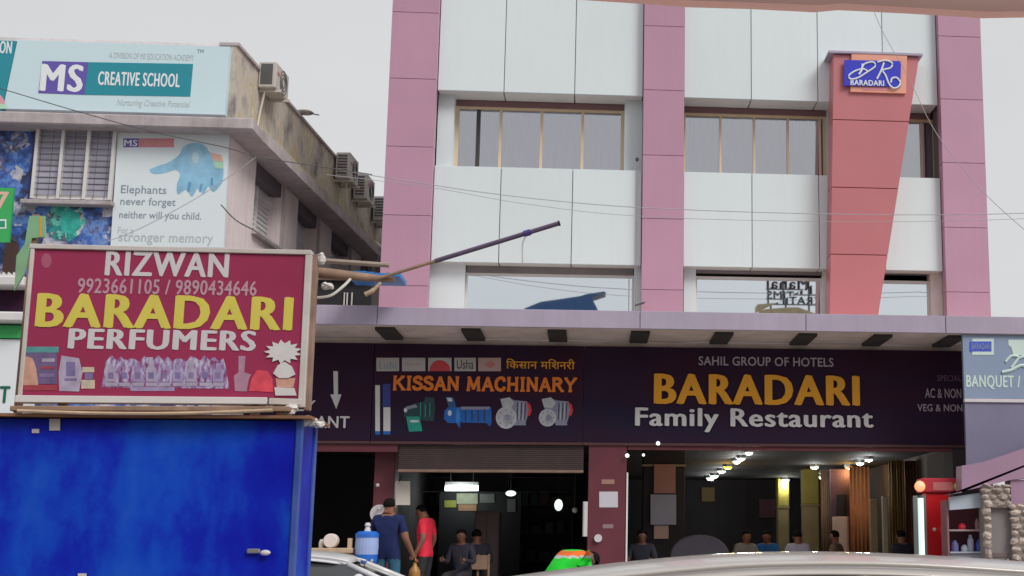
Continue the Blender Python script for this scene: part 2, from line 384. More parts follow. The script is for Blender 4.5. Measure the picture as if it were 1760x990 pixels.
def tag(o, label, cat, group=None, kind=None):
    if label: o['label'] = label
    if cat: o['category'] = cat
    if group: o['group'] = group
    if kind: o['kind'] = kind
    return o
def thing(name, loc, label, cat, group=None, kind=None):
    o = bpy.data.objects.new(name, None); COL.objects.link(o); o.location = Vector(loc); o.empty_display_size = .2
    return tag(o, label, cat, group, kind)
def struct(o): o['kind'] = 'structure'; return o
def copy_tree(o, parent=None):
    c = o.copy(); COL.objects.link(c); c.parent = parent
    for ch in list(o.children): copy_tree(ch, c)
    return c
def bx(name, m, parent, x0, x1, y0, y1, z0, z1, bevel=0): return MB().box(x0, x1, y0, y1, z0, z1).build(name, m, parent, bevel)
def copy_piece(o, dx=0, dy=0, dz=0):
    c = o.copy(); COL.objects.link(c); c.location = o.location + Vector((dx, dy, dz)); return c

# text -> mesh fitted into a box on the plane y = Y, facing the street
def text_mb(txt, X0, X1, Z0, Z1, Y, depth=.004, bold=0.0, shear=0.0, mirror=False):
    cu = bpy.data.curves.new('t', 'FONT'); cu.body = txt; cu.size = 1; cu.offset = 0; cu.shear = shear; cu.space_character = 1 + bold * 2.6
    cu.resolution_u = 3; cu.extrude = .5; cu.fill_mode = 'BOTH'
    ob = bpy.data.objects.new('t', cu); COL.objects.link(ob)
    dg = bpy.context.evaluated_depsgraph_get(); me = bpy.data.meshes.new_from_object(ob.evaluated_get(dg))
    bpy.data.objects.remove(ob); bpy.data.curves.remove(cu)
    vs = [v.co.copy() for v in me.vertices]; fs = [tuple(p.vertices) for p in me.polygons]
    bpy.data.meshes.remove(me)
    x0, x1 = min(v.x for v in vs), max(v.x for v in vs); y0, y1 = min(v.y for v in vs), max(v.y for v in vs)
    b = MB(); out = []
    for v in vs:
        u = (v.x - x0) / max(x1 - x0, 1e-6)
        out.append((X0 + u * (X1 - X0), Y - (v.z + .5) * depth, Z0 + (v.y - y0) / max(y1 - y0, 1e-6) * (Z1 - Z0)))
    b._add(out, fs)
    kx = (X1 - X0) / max(x1 - x0, 1e-6); kz = (Z1 - Z0) / max(y1 - y0, 1e-6); ex, ez = max(bold - .004, 0) * kx, min(bold, .02) * kz
    if bold > .006:          # heavier strokes: shifted copies, each a hair deeper than the last
        for k, (sx_, sz_) in enumerate(((-1, 0), (1, 0), (-.5, .6), (.5, -.6))):
            dd = .0004 * (k + 1)
            b._add([(p_[0] + sx_ * ex, p_[1] - (dd if p_[1] < Y - depth * .5 else 0), p_[2] + sz_ * ez) for p_ in out], fs)
    return b
def text(parent, txt, box, Y, m, depth=.004, bold=0.02, shear=0, name='lettering'):
    X0, X1, Z0, Z1 = rect(*box, Y)
    return text_mb(txt, X0, X1, Z0, Z1, Y, depth, bold, shear).build(name, m, parent)
def letters(parent, txt, box, Y, m, depth=.03, bold=.03):
    """one object for each raised letter"""
    X0, X1, Z0, Z1 = rect(*box, Y)
    mb = text_mb(txt, X0, X1, Z0, Z1, Y, depth, bold)
    n = len(mb.v); up = list(range(n))
    def find(a):
        while up[a] != a: up[a] = up[up[a]]; a = up[a]
        return a
    for f in mb.f:
        for q in f[1:]: up[find(q)] = find(f[0])
    # merge shells that overlap in x (the dot on an i)
    gr = {}
    for i in range(n): gr.setdefault(find(i), []).append(i)
    gl = sorted(gr.values(), key=lambda g: min(mb.v[i].x for i in g)); merged = []
    for g in gl:
        a, b = min(mb.v[i].x for i in g), max(mb.v[i].x for i in g)
        if merged:
            pa, pb = merged[-1][0], merged[-1][1]
            if min(b, pb) - max(a, pa) > .5 * min(b - a, pb - pa):
                merged[-1][2].extend(g); merged[-1][0] = min(a, pa); merged[-1][1] = max(b, pb); continue
        merged.append([a, b, list(g)])
    for a, b, g in merged:
        st = set(g); ix = {v: k for k, v in enumerate(g)}
        q = MB(); q._add([mb.v[i] for i in g], [tuple(ix[i] for i in f) for f in mb.f if f[0] in st]); q.build('letter', m, parent)
DEC = [0]
def decal(parent, name, pts, Y, m, d=.004):
    """flat print cut to an outline given in photo pixels; lies proud of the plane y = Y"""
    return MB().prism([(at(x, y, Y).x, at(x, y, Y).z) for x, y in pts], Y - d, Y - .0005).build(name, m, parent)
def dbox(parent, name, box, Y, m, d=.004):
    x0, y0, x1, y1 = box; return decal(parent, name, [(x0, y1), (x1, y1), (x1, y0), (x0, y0)], Y, m, d)
def circ(cx, cy, rx, ry, n=18, a0=0, a1=360): return [(cx + rx * math.cos(R(a0 + (a1 - a0) * i / n)), cy + ry * math.sin(R(a0 + (a1 - a0) * i / n))) for i in range(n)]
def ribbon(parent, name, pts, w, Y, m, d=.006):
    """brush stroke through pixel points, width w in pixels, as flat tube"""
    P_ = [at(x, y, Y) for x, y in pts]; k = w / FPX * Y / 2
    return MB().tube([(p.x, Y - d, p.z) for p in P_], k, 6).build(name, m, parent)
def spline(pts, n=6):
    out = []
    for i in range(len(pts) - 1):
        p0, p1, p2, p3 = pts[max(i - 1, 0)], pts[i], pts[i + 1], pts[min(i + 2, len(pts) - 1)]
        for k in range(n):
            t = k / n
            out.append(tuple(.5 * (2 * b + (c - a) * t + (2 * a - 5 * b + 4 * c - d) * t * t + (3 * b - a - 3 * c + d) * t ** 3) for a, b, c, d in zip(p0, p1, p2, p3)))
    out.append(tuple(pts[-1])); return out

# ================================================================== THE SETTING
ZF, ZP = .12, .45                        # forecourt, shop plinth
g = struct(MB().box(-900, 900, -900, 900, -.6, -.02).build('ground', M['ground'], keep=True))
g = struct(MB().box(-400, 400, -8.5, 9.6, -.018, 0).build('road', M['asphalt'], keep=True))
for i in range(-6, 7):
    struct(MB().box(i * 6 - 1.2, i * 6 + 1.2, .94, 1.06, 0, .004).build('lane_marking', M['line'], keep=True))
struct(MB().box(-400, 400, 9.6, 9.8, -.015, .13).build('kerb', M['kerb'], bevel=.02, keep=True))
struct(MB().box(-400, 400, 9.8, 45, -.015, ZF).build('forecourt', M['paving'], keep=True))
struct(MB().box(-400, 400, -14.0, -8.5, -.015, ZF).build('pavement', M['paving'], keep=True))

# ================================================================== MAIN BUILDING
FY = 23.0                                # plane of the white panels
PY = FY - .16                            # pillar cladding
WY = FY + .58                            # windows of the upper floor
RY = FY + .26                            # recess plane of the piers
GX = lambda px, py, Y=FY: at(px, py, Y).x
XL0 = GX(663, 260, PY); XL1 = GX(745, 260, PY)            # left pillar
XM0 = GX(1105, 270, PY); XM1 = GX(1175.5, 270, PY)        # middle pillar
XR0 = GX(1620, 285, PY); XR1 = GX(1694, 285, PY)          # right pillar
ZT = 13.6
z_up = at(930, 160, FY).z                # underside of upper panels
z_b1 = at(930, 289, FY).z                # top of spandrel
z_b0 = at(930, 453, FY).z                # underside of spandrel
Z_SOF = 4.86                             # canopy soffit
bld = thing('restaurant_building', ((XL0 + XR1) / 2, FY, 0), 'three storey restaurant building clad in white and mauve panels', 'building')
BX0, BX1 = XL0 + .02, XR1 - .02
WB = 39.5
# shell behind the cladding
bx('side_wall', mat('pale bounce paint', (.72, .68, .68), .85, var=.08, streak=.2, streak_col=(.5, .46, .45)), bld, BX0, BX0 + .25, FY + .02, WB, 3.24, ZT)  # unseen wall; paint made pale to bounce light into the alley
bx('side_wall', M['concrete'], bld, BX1 - .25, BX1, FY + .02, WB, ZP, ZT)
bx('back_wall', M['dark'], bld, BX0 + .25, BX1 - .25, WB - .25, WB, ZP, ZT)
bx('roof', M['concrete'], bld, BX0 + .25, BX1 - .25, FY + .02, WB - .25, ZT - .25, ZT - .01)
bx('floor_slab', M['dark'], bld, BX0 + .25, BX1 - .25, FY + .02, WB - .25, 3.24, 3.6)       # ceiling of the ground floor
bx('floor_slab', M['concrete'], bld, BX0 + .25, BX1 - .25, FY + .9, WB - .25, 6.6, 6.85)
bx('plinth', M['floor'], bld, BX0 - 3.2, BX1 + 3.2, 19.7, WB, 0.06, ZP, .015)
bx('step', M['floor'], bld, BX0 - 3.2, BX1 + 3.2, 19.35, 19.7 - .003, .06, .285, .01)
# cladding of the pillars: one panel per joint
def pillar_panels(X0, X1, name, px, ys, m, Yf, y1):
    zs = [at(px, y, Yf).z for y in ys]
    step = (zs[0] - zs[-1]) / (len(zs) - 1)
    zs = [zs[0] + step * 2, zs[0] + step] + zs
    top = ZT
    bx('pillar_core', M['joint'], bld, X0 + .03, X1 - .03, Yf + .03, y1, Z_SOF + .1, ZT - .03)
    for z in zs + [Z_SOF + .15]:
        if top - z > .05:
            bx(name, m, bld, X0, X1, Yf, Yf + .24, z + .004, top - .004, .003)
        top = z
pillar_panels(XL0, XL1, 'pillar_panel', 705, [21, 135, 252, 370, 491], M['mauve'], PY, FY + .6)
pillar_panels(XM0, XM1, 'pillar_panel', 1140, [45, 155, 267, 376, 498], M['mauve'], PY, FY + .6)
pillar_panels(XR0, XR1, 'pillar_panel', 1655, [63, 171, 280, 391, 502], M['mauve'], PY, FY + .6)
# white panels with real joints
def panel_row(xs, z0, z1, name='wall_panel', y=FY):
    for a, b in zip(xs[:-1], xs[1:]):
        bx(name, M['panel'], bld, a + .006, b - .006, y, y + .06, z0, z1, .006)
    bx('panel_backing', M['joint'], bld, xs[0] + .03, xs[-1] - .03, y + .055, y + .25, z0 + .02, z1 - .02)
b1u = [XL1 + .005, GX(868, 90), GX(989, 90), XM0 - .005]
b1l = [XL1 + .005, GX(859, 370), GX(983, 370), XM0 - .005]
b2u = [XM1 + .005, GX(1291, 90), GX(1405, 90), GX(1516.5, 90), XR0 - .005]
b2l = [XM1 + .005, GX(1292.5, 370), GX(1408, 370), GX(1520, 370), XR0 - .005]
zseam = z_up + (ZT - z_up) * .5
for xs in (b1u, b2u):
    panel_row(xs, z_up, zseam - .008); panel_row(xs, zseam + .008, ZT)
for xs in (b1l, b2l):
    panel_row(xs, z_b0, z_b1)
    bx('window_sill', M['panel'], bld, xs[0] + .02, xs[-1] - .02, FY + .07, WY + .1, z_b1 - .06, z_b1 - .004)
    for za, zb in ((z_up, z_up + .10), (z_b0, z_b0 + .08)):
        for a, b in zip(xs[:-1], xs[1:]):
            bx('soffit_panel', M['reveal'], bld, a + .01, b - .01, FY + .062, WY - .05, za + .012, zb, .004)
def window(X0, X1, Z0, Z1, Y, mulls, fw, pane_m, curtain=True, frame_m=None, head=.0):
    frame_m = frame_m or M['cream']
    w = thing_part('window', bld, ((X0 + X1) / 2, Y, Z0))
    f = MB()
    f.box(X0, X0 + fw, Y - .03, Y + .05, Z0, Z1).box(X1 - fw, X1, Y - .03, Y + .05, Z0, Z1)
    f.box(X0 + fw, X1 - fw, Y - .03, Y + .05, Z0, Z0 + .035).box(X0 + fw, X1 - fw, Y - .03, Y + .05, Z1 - .05, Z1)
    f.build('frame', frame_m, w)
    ed = [X0 + fw] + [m_ for m_ in mulls] + [X1 - fw]
    for m_ in mulls:
        bx('mullion', frame_m, w, m_ - fw * .32, m_ + fw * .32, Y - .035, Y + .04, Z0 + .037, Z1 - .052)
    for i, (a, b) in enumerate(zip(ed[:-1], ed[1:])):
        a2 = a + (fw * .32 if i > 0 else 0); b2 = b - (fw * .32 if i < len(ed) - 2 else 0)
        k = random.uniform(-.004, .004)
        p = MB()._add([(a2, Y + k, Z0 + .035), (b2, Y - k, Z0 + .035), (b2, Y - k * .4, Z1 - .05), (a2, Y + k * .7, Z1 - .05),
                       (a2, Y + .01 + k, Z0 + .035), (b2, Y + .01 - k, Z0 + .035), (b2, Y + .01 - k * .4, Z1 - .05), (a2, Y + .01 + k * .7, Z1 - .05)],
                      [(0, 1, 2, 3), (7, 6, 5, 4), (0, 4, 5, 1), (1, 5, 6, 2), (2, 6, 7, 3), (3, 7, 4, 0)])
        p.build('pane', pane_m, w)
        if curtain:      # pleated cloth
            n = 26; vs = []; x_a, x_b = a - .02, b + .02
            for j in range(n + 1):
                x = x_a + (x_b - x_a) * j / n; y = Y + .16 + .035 * math.sin(j * 2.3 + i) + random.uniform(-.008, .008)
                vs += [(x, y, Z0 - .02), (x, y, Z1)]
            MB()._add(vs, [(2 * j, 2 * j + 2, 2 * j + 3, 2 * j + 1) for j in range(n)]).build('curtain', M['curtain'], w, smooth=True)
    return w
def thing_part(name, parent, loc):
    o = bpy.data.objects.new(name, None); COL.objects.link(o); o.parent = parent
    o.location = Vector(loc) - wloc(parent); o.empty_display_size = .1; return o
# upper floor windows
z_hd = at(930, 187, WY).z
for xa_, xb_ in ((XL1, XM0), (XM1, XR0)): bx('window_head', M['head'], bld, xa_ + .01, xb_ - .01, WY - .045, WY + .12, z_hd, z_up + .008)
zt = z_up + .02
w1x0, w1x1 = GX(781, 235, WY), GX(1074, 235, WY)
w = window(w1x0, w1x1, z_b1 - .02, z_hd - .002, WY, [GX(860, 240, WY), GX(930.5, 240, WY), GX(1001, 240, WY)], .075, M['tint'])
bx('post', M['darkbar'], w, GX(818, 240, WY), GX(825, 240, WY), WY - .02, WY - .004, z_b1, z_hd - .06)
bx('pier', M['panel'], bld, XL1, w1x0 + .015, RY, WY + .1, z_b1 - .003, z_up + .03)
bx('pier', M['panel'], bld, w1x1 - .015, XM0, RY, WY + .1, z_b1 - .003, z_up + .03)
w2x0, w2x1 = GX(1172, 240, WY), GX(1420, 240, WY)
window(w2x0, w2x1, z_b1 - .02, z_hd - .002, WY, [GX(1238, 245, WY), GX(1296, 245, WY), GX(1354, 245, WY), GX(1409, 245, WY)], .06, M['tint'])
w3x0, w3x1 = GX(1535, 250, WY), GX(1608, 250, WY)
window(w3x0, w3x1, z_b1 - .02, z_hd - .002, WY, [GX(1583, 250, WY)], .05, M['tint'])
bx('reveal', M['shutter'], bld, w3x1, XR0 + .1, WY - .1, WY + .1, z_b1 - .003, z_up + .03)  # dark shutter brown holds the shade of the recess
bx('pier', M['panel'], bld, w2x1, w3x0, WY - .05, WY + .1, z_b1 - .003, z_up + .03)
# first floor mirror windows
LY = FY + .38
def low_window(pa, pb, yt, mulls=()):
    return window(GX(pa, 500, LY), GX(pb, 500, LY), 4.9, at((pa + pb) / 2, yt, LY).z, LY, [GX(q, 500, LY) for q in mulls], .03, M['mirror'], False, M['alu'])
low_window(800, 1089, 471, (1081,)); low_window(1195, 1412, 477); low_window(1507, 1596, 483)
for pa, pb, my in ((740, 800, M['panel']), (1089, 1108, M['panel']), (1174, 1195, M['panel']), (1412, 1507, M['reveal']), (1596, 1630, M['soffit'])):
    bx('pier', my, bld, GX(pa, 500, LY) + .002, GX(pb, 500, LY) - .002, RY - .04, LY + .12, 4.9, z_b0 + .05)
for pa, pb in ((801, 1088), (1196, 1411), (1508, 1595)):
    bx('blind_box', mat('blind box', (.22, .20, .21), .7), bld, GX(pa, 500, LY), GX(pb, 500, LY), LY - .04, LY + .1, at((pa + pb) / 2, 472, LY).z + .002, z_b0 + .02)
# tapered red pylon in front of the cladding
YP = FY - .42
def PZ(px, py): p = at(px, py, YP); return (p.x, p.z)
tl, tr, bl_, br_ = PZ(1433, 93), PZ(1580, 97), PZ(1425, 545), PZ(1503, 545)
bl_ = (bl_[0], Z_SOF + .1); br_ = (br_[0], Z_SOF + .1)
py_ = thing_part('tapered_pylon', bld, ((bl_[0] + br_[0]) / 2, YP, Z_SOF + .1))
py_['label'] = 'red cladding wedge that widens upward'
zz = [tl[1]] + [at(1490, y, YP).z for y in (207, 323, 438)] + [Z_SOF + .1]
lerp = lambda a, b, t: a + (b - a) * t
def xl_(z): t = (z - bl_[1]) / (tl[1] - bl_[1]); return lerp(bl_[0], tl[0], t)
def xr_(z): t = (z - br_[1]) / (tr[1] - br_[1]); return lerp(br_[0], tr[0], t)
for a, b in zip(zz[:-1], zz[1:]):
    z1_, z0_ = a - .006, b + .006
    MB().prism([(xl_(z0_), z0_), (xr_(z0_), z0_), (xr_(z1_), z1_), (xl_(z1_), z1_)], YP, FY - .004).build('pylon_panel', M['pylon'], py_, .005)
zc = tl[1]
MB().prism([(tl[0] - .10, zc + .005), (tr[0] + .05, zc + .005), (tr[0] + .05, zc + .045), (tl[0] - .10, zc + .045)], YP - .06, FY - .004).build('cap', M['fascia'], py_)
# canopy
CY0 = 21.45
CXa, CXb = GX(380, 540, CY0), GX(1980, 545, CY0)
can = thing_part('canopy', bld, ((CXa + CXb) / 2, CY0, Z_SOF))
zf1, zf0 = at(1100, 534.5, CY0).z, at(1100, 565, CY0).z
Z_SOF2 = zf0 + .025
MB().box(CXa, CXb, CY0 + .05, FY + .01, Z_SOF2, zf1 - .02).build('slab', M['soffit'], can)
seams = [CXa, GX(648, 545, CY0), GX(1100, 545, CY0), GX(1385, 545, CY0), GX(1625, 545, CY0), CXb]
for i, (a, b) in enumerate(zip(seams[:-1], seams[1:])):
    bx('fascia_panel', M['fascia'], can, a + .005, b - .005, CY0, CY0 + .045, zf0, zf1 + (.02 if i == 0 else 0), .006)
SY = FY - .10                            # face of the sign boards
for px in (668, 813, 958, 1099, 1240, 1381, 1508, 1632):
    p = at(px, 590, 22.3)
    MB().box(p.x - .15, p.x + .15, CY0 + .35, SY - .004, Z_SOF2 - .05, Z_SOF2 - .001).build('bracket', mat('dark bracket', (.05, .045, .045), .8), can)
bx('wall_above_sign', M['soffit'], bld, BX0 - 2.4, BX1 + .02, SY + .1, FY + .02, 3.12, Z_SOF2 - .004)

# ================================================================== SIGN BOARDS
ZS1, ZS0 = at(1100, 596, SY).z, at(1100, 766, SY).z
def board(pa, pb, label):
    xa, xb = GX(pa, 680, SY), GX(pb, 680, SY)
    t = thing('signboard', ((xa + xb) / 2, SY, ZS0), label, 'signboard', 'dark boards under the canopy')
    bx('panel', M['board'], t, xa + .004, xb - .004, SY, SY + .09, ZS0 + .05, ZS1, .004)
    bx('bottom_rail', M['board_edge'], t, xa + .004, xb - .004, SY - .02, SY + .09, ZS0, ZS0 + .047, .004)
    return t
sA = board(420, 640, 'dark signboard with a white down arrow pointing to the passage')
text(sA, 'FAMILY', (440, 688, 542, 706), SY, M['white_l'], .012, .02)
text(sA, 'RESTAURANT', (428, 715, 600, 735), SY, M['white_l'], .012, .025)
decal(sA, 'arrow', [(573, 638), (581, 638), (581, 678), (587, 678), (578, 703), (568, 678), (574, 678)], SY, M['white_l'], .012)
sB = board(640, 1003, 'dark signboard reading Kissan Machinary with painted water pumps')
# serif capitals drawn stroke by stroke
SERIF = {'K': ([[(0.12, 0), (0.12, 1)], [(0.12, .42), (.72, 1)], [(.34, .60), (.80, 0)]], [(0, .27, 0), (0, .27, 1), (.55, .85, 1), (.62, .95, 0)]),
 'I': ([[(.2, 0), (.2, 1)]], [(.02, .38, 0), (.02, .38, 1)]),
 'S': ([spline([(.62, .76), (.56, .92), (.34, .97), (.13, .86), (.14, .66), (.38, .53), (.62, .38), (.62, .14), (.36, .03), (.12, .10), (.06, .26)], 4)], []),
 'A': ([[(.10, 0), (.44, 1)], [(.44, 1), (.80, 0)], [(.24, .34), (.66, .34)]], [(-.03, .24, 0), (.64, .95, 0)]),
 'N': ([[(.14, 0), (.14, 1)], [(.14, 1), (.76, 0)], [(.76, 0), (.76, 1)]], [(0, .28, 0), (.02, .2, 1), (.62, .9, 1)]),
 'M': ([[(.12, 0), (.18, 1)], [(.18, 1), (.52, .1)], [(.52, .1), (.86, 1)], [(.86, 1), (.92, 0)]], [(-.02, .26, 0), (.04, .24, 1), (.8, 1.0, 1), (.78, 1.06, 0)]),
 'C': ([spline([(.74, .72), (.66, .92), (.42, .98), (.18, .82), (.10, .5), (.18, .18), (.42, .03), (.66, .08), (.76, .26)], 4)], []),
 'H': ([[(.14, 0), (.14, 1)], [(.74, 0), (.74, 1)], [(.14, .5), (.74, .5)]], [(0, .28, 0), (0, .28, 1), (.6, .88, 0), (.6, .88, 1)]),
 'R': ([[(.14, 0), (.14, 1)], spline([(.14, .96), (.5, .96), (.68, .76), (.5, .54), (.14, .52)], 4), [(.44, .52), (.78, 0)]], [(0, .28, 0), (0, .28, 1), (.66, .94, 0)]),
 'Y': ([[(.06, 1), (.42, .48)], [(.80, 1), (.42, .48)], [(.42, .48), (.42, 0)]], [(-.06, .2, 1), (.66, .94, 1), (.28, .56, 0)])}
ADV = {'K': 1.0, 'I': .5, 'S': .82, 'A': .98, 'N': 1.0, 'M': 1.16, 'C': .95, 'H': 1.0, 'R': 1.0, 'Y': .95, ' ': .5}
def serif_word(parent, txt, box, Y, m):
    X0, X1, Z0, Z1 = rect(*box, Y); tot = sum(ADV[c] for c in txt); sx = (X1 - X0) / tot; h = Z1 - Z0; x = X0
    for c in txt:
        if c != ' ':
            q = MB(); k = 0; st, se = SERIF[c]
            for line in st:
                for a, b in zip(line[:-1], line[1:]):
                    A, B_ = Vector((x + a[0] * sx, Z0 + a[1] * h)), Vector((x + b[0] * sx, Z0 + b[1] * h))
                    d = (B_ - A).normalized(); wd_ = .024 if len(line) == 2 else .027; n_ = Vector((-d.y, d.x)) * wd_; e = d * .008; k += 1
                    q.prism([tuple(A - e + n_), tuple(A - e - n_), tuple(B_ + e - n_), tuple(B_ + e + n_)], Y - .012 - k * .0006, Y)
            for a, b, zz_ in se:
                k += 1; z = Z0 + zz_ * h
                q.prism([(x + a * sx, z - .017), (x + b * sx, z - .017), (x + b * sx, z + .017), (x + a * sx, z + .017)], Y - .012 - k * .0006, Y)
            q.build('letter', m, parent)
        x += ADV[c] * sx
serif_word(sB, 'KISSAN MACHINARY', (676, 649, 992, 671), SY, M['orange'])
for i, (a, b) in enumerate(((647, 686), (691, 731), (736, 776), (781, 818), (822, 861))):
    dbox(sB, 'logo_plate', (a, 615, b, 638), SY, mat('logo plate %s' % (i == 4), (.50, .34, .34) if i == 4 else (.46, .45, .45), .5, var=.06))
text(sB, 'Lubi', (652, 621, 681, 634), SY - .004, M['print_grey'], .002, .02)
dbox(sB, 'logo_bar', (697, 625, 725, 628), SY - .004, M['lilac_l'], .002)
decal(sB, 'logo_arc', [(738, 638)] + circ(756, 637, 18, 18, 12, 180, 360) + [(774, 638)], SY - .004, mat('logo red', (.55, .05, .07), .5), .002)
text(sB, 'Usha', (785, 618, 814, 634), SY - .004, M['trouser'], .002, .0)
decal(sB, 'logo_diamond', [(832, 627), (842, 620), (852, 627), (842, 633)], SY - .004, mat('logo rose', (.55, .2, .2), .5), .002)
text(sB, '\u093f\u0915\u0938\u093e\u0928 \u092e\u093f\u0936\u0928\u0930\u0940', (870, 617, 988, 634), SY, M['gold'], .006, .015)
# painted pumps
pb_ = mat('pump blue', (.005, .12, .48), .4, var=.2, scale=9); pd_ = mat('pump dark green', (.008, .05, .06), .4, var=.3, scale=9)
pg_ = mat('pump teal', (.01, .30, .24), .4, var=.1); pw_ = mat('pump white', (.46, .48, .52), .4, var=.15, scale=9); pl_ = mat('pump shade', (.24, .25, .36), .5, var=.2, scale=8)
pr_ = mat('pump red', (.65, .03, .04), .4)
for xa, xb in ((645, 653), (659, 671)):
    dbox(sB, 'printed_pump_tube', (xa, 700 if xb > 660 else 662, xb, 741), SY, M['white_l'], .003)
    dbox(sB, 'printed_pump_base', (xa, 741, xb, 747), SY, pb_, .003)
dbox(sB, 'printed_pump_tube', (658, 660, 671, 699), SY, mat('deep blue print', (.02, .04, .25), .4), .003)
def pump(parts):
    for k, (nm, pts, m_) in enumerate(parts): decal(sB, nm, pts, SY, m_, .003 + .002 * k)
pump([('printed_pump', [(694, 700), (712, 694), (728, 690), (732, 682), (746, 684), (748, 700), (745, 724), (720, 722), (694, 716)], pd_),
      ('printed_pump_top', [(698, 699), (714, 695), (718, 700), (700, 704)], pl_),
      ('printed_pump_box', [(698, 716), (721, 716), (726, 741), (703, 742)], pg_)])
pump([('printed_pump', [(764, 706), (770, 700), (844, 700), (845, 727), (842, 733), (836, 727), (792, 726), (790, 736), (784, 727), (770, 727), (763, 720)], pb_),
      ('printed_pump_neck', [(766, 682), (780, 683), (784, 700), (772, 702)], mat('pump mid blue', (.008, .10, .25), .4, var=.2)),
      ('printed_pump_shine', [(792, 699), (842, 699), (843, 704), (792, 704)], pl_)])
for ox in (0, 71):
    pump([('printed_pump', [(862 + ox, 690), (874 + ox, 683), (884 + ox, 688), (906 + ox, 690), (910 + ox, 705), (903 + ox, 728), (884 + ox, 728), (866 + ox, 706)], pl_),
          ('printed_pump_face', circ(870 + ox, 718, 18 if ox == 0 else 15, 19 if ox == 0 else 15), pw_),
          ('printed_pump_pipe', [(860 + ox, 686), (876 + ox, 683), (884 + ox, 692), (878 + ox, 702), (864 + ox, 700)], pw_),
          ('printed_pump_cap', [(905 + ox, 690), (912 + ox, 696), (914 + ox, 706), (911 + ox, 714), (906 + ox, 716), (909 + ox, 704)], pr_),
          ('printed_pump_hub', circ(872 + ox, 718, 5, 6, 10), pl_)])
hl = mat('print highlight', (.55, .62, .70), .4, var=.2, scale=14); sh_ = mat('print shadow', (.02, .03, .07), .5)
for k in range(9): dbox(sB, 'printed_fin', (794 + 5.4 * k, 705, 796 + 5.4 * k, 724), SY - .005, sh_ if k % 2 else pb_, .003)
decal(sB, 'printed_highlight', circ(773, 710, 3.5, 5, 10), SY - .005, hl, .003); decal(sB, 'printed_flange', circ(787, 714, 4, 14, 12), SY - .005, mat('pump light blue', (.03, .22, .62), .4, var=.2), .004); decal(sB, 'printed_flange', circ(842, 714, 3, 13, 12), SY - .005, pb_, .004)
decal(sB, 'printed_highlight', [(768, 684), (776, 684), (778, 690), (770, 690)], SY - .006, hl, .003)
for k in range(6): dbox(sB, 'printed_fin', (722 + 4 * k, 692 + (k % 3), 723.6 + 4 * k, 716), SY - .006, sh_ if k % 2 else pg_, .003)
decal(sB, 'printed_highlight', circ(697, 705, 3, 4, 8), SY - .007, hl, .003); dbox(sB, 'printed_caption', (705, 722, 720, 726), SY - .008, hl, .003)
for ox in (0, 71):
    rr_ = 13 if ox == 0 else 10.5
    for k in range(8): decal(sB, 'printed_bolt', circ(870 + ox + rr_ * math.cos(k * math.pi / 4), 718 + rr_ * math.sin(k * math.pi / 4), 1.5, 1.5, 6), SY - .006, pl_, .004)
    decal(sB, 'printed_shade', circ(873 + ox, 721, 9 if ox == 0 else 7, 9 if ox == 0 else 7, 14), SY - .005, mat('pump mid grey', (.36, .37, .42), .4, var=.25, scale=12), .0035)
    for k in range(5): decal(sB, 'printed_fin', [(889 + 3.4 * k + ox, 692), (890.6 + 3.4 * k + ox, 692), (889.6 + 3.2 * k + ox, 722), (888 + 3.2 * k + ox, 722)], SY - .003, pw_ if k % 2 else sh_, .003)
    dbox(sB, 'printed_foot', (884 + ox, 728, 904 + ox, 731), SY, pl_, .004)
sC = board(1003, 1656, 'wide dark signboard reading Baradari Family Restaurant')
letters(sC, 'SAHIL GROUP OF HOTELS', (1201, 614, 1432, 629), SY, M['lilac_l'], .012, .018)
letters(sC, 'BARADARI', (1127, 645, 1474, 695), SY, M['gold'], .035, .05)
letters(sC, 'Family Restaurant', (1093, 703, 1499, 743), SY, M['white_l'], .03, .034)
text(sC, 'SPECIAL', (1611, 645, 1652, 655), SY, M['dim_l'], .006, .015)
text(sC, 'AC & NON', (1590, 668, 1652, 684), SY, M['lilac_l'], .006, .01)
text(sC, 'VEG & NON', (1577, 695, 1654, 707), SY, M['lilac_l'], .006, .015)
# logo panel on the pylon
br = thing('logo_sign', at(1505, 160, YP), 'orange and blue BR logo sign high on the red pylon', 'sign')
decal(br, 'backboard', [(1461, 159), (1556, 162), (1558, 97), (1463, 94)], YP, M['peach'], .05)
M['orange_l'] = mat('light orange flex', (.80, .36, .26), .5, var=.05)
br.children[0].data.materials[0] = M['orange_l']
decal(br, 'blue_panel', [(1450, 148), (1547, 150), (1548, 106), (1451, 104)], YP - .05, mat('logo blue', (.025, .035, .55), .4, var=.05), .03)
YL = YP - .082
ribbon(br, 'script_letter', spline([(1480, 119), (1486, 110), (1500, 107), (1504, 114), (1492, 123), (1474, 134), (1462, 136), (1459, 130), (1470, 122), (1484, 119), (1491, 123)]), 3.2, YL, M['print_white'])
ribbon(br, 'script_letter', spline([(1482, 110), (1481, 120), (1476, 128)]), 4, YL, M['print_white'])
ribbon(br, 'script_letter', spline([(1519, 108), (1514, 122), (1507, 136)]), 3.6, YL, M['print_white'])
ribbon(br, 'script_letter', spline([(1508, 107), (1522, 104), (1533, 109), (1530, 117), (1517, 121), (1522, 130), (1527, 143), (1534, 151), (1543, 150), (1547, 142), (1541, 134), (1533, 135), (1531, 142)]), 3.4, YL, M['print_white'])
text(br, 'BARADARI', (1462, 138, 1519, 147), YP - .08, M['print_white'], .01, .03)
dbox(br, 'strap_line', (1483, 151.5, 1527, 155), YP - .05, M['print_pink'], .006)

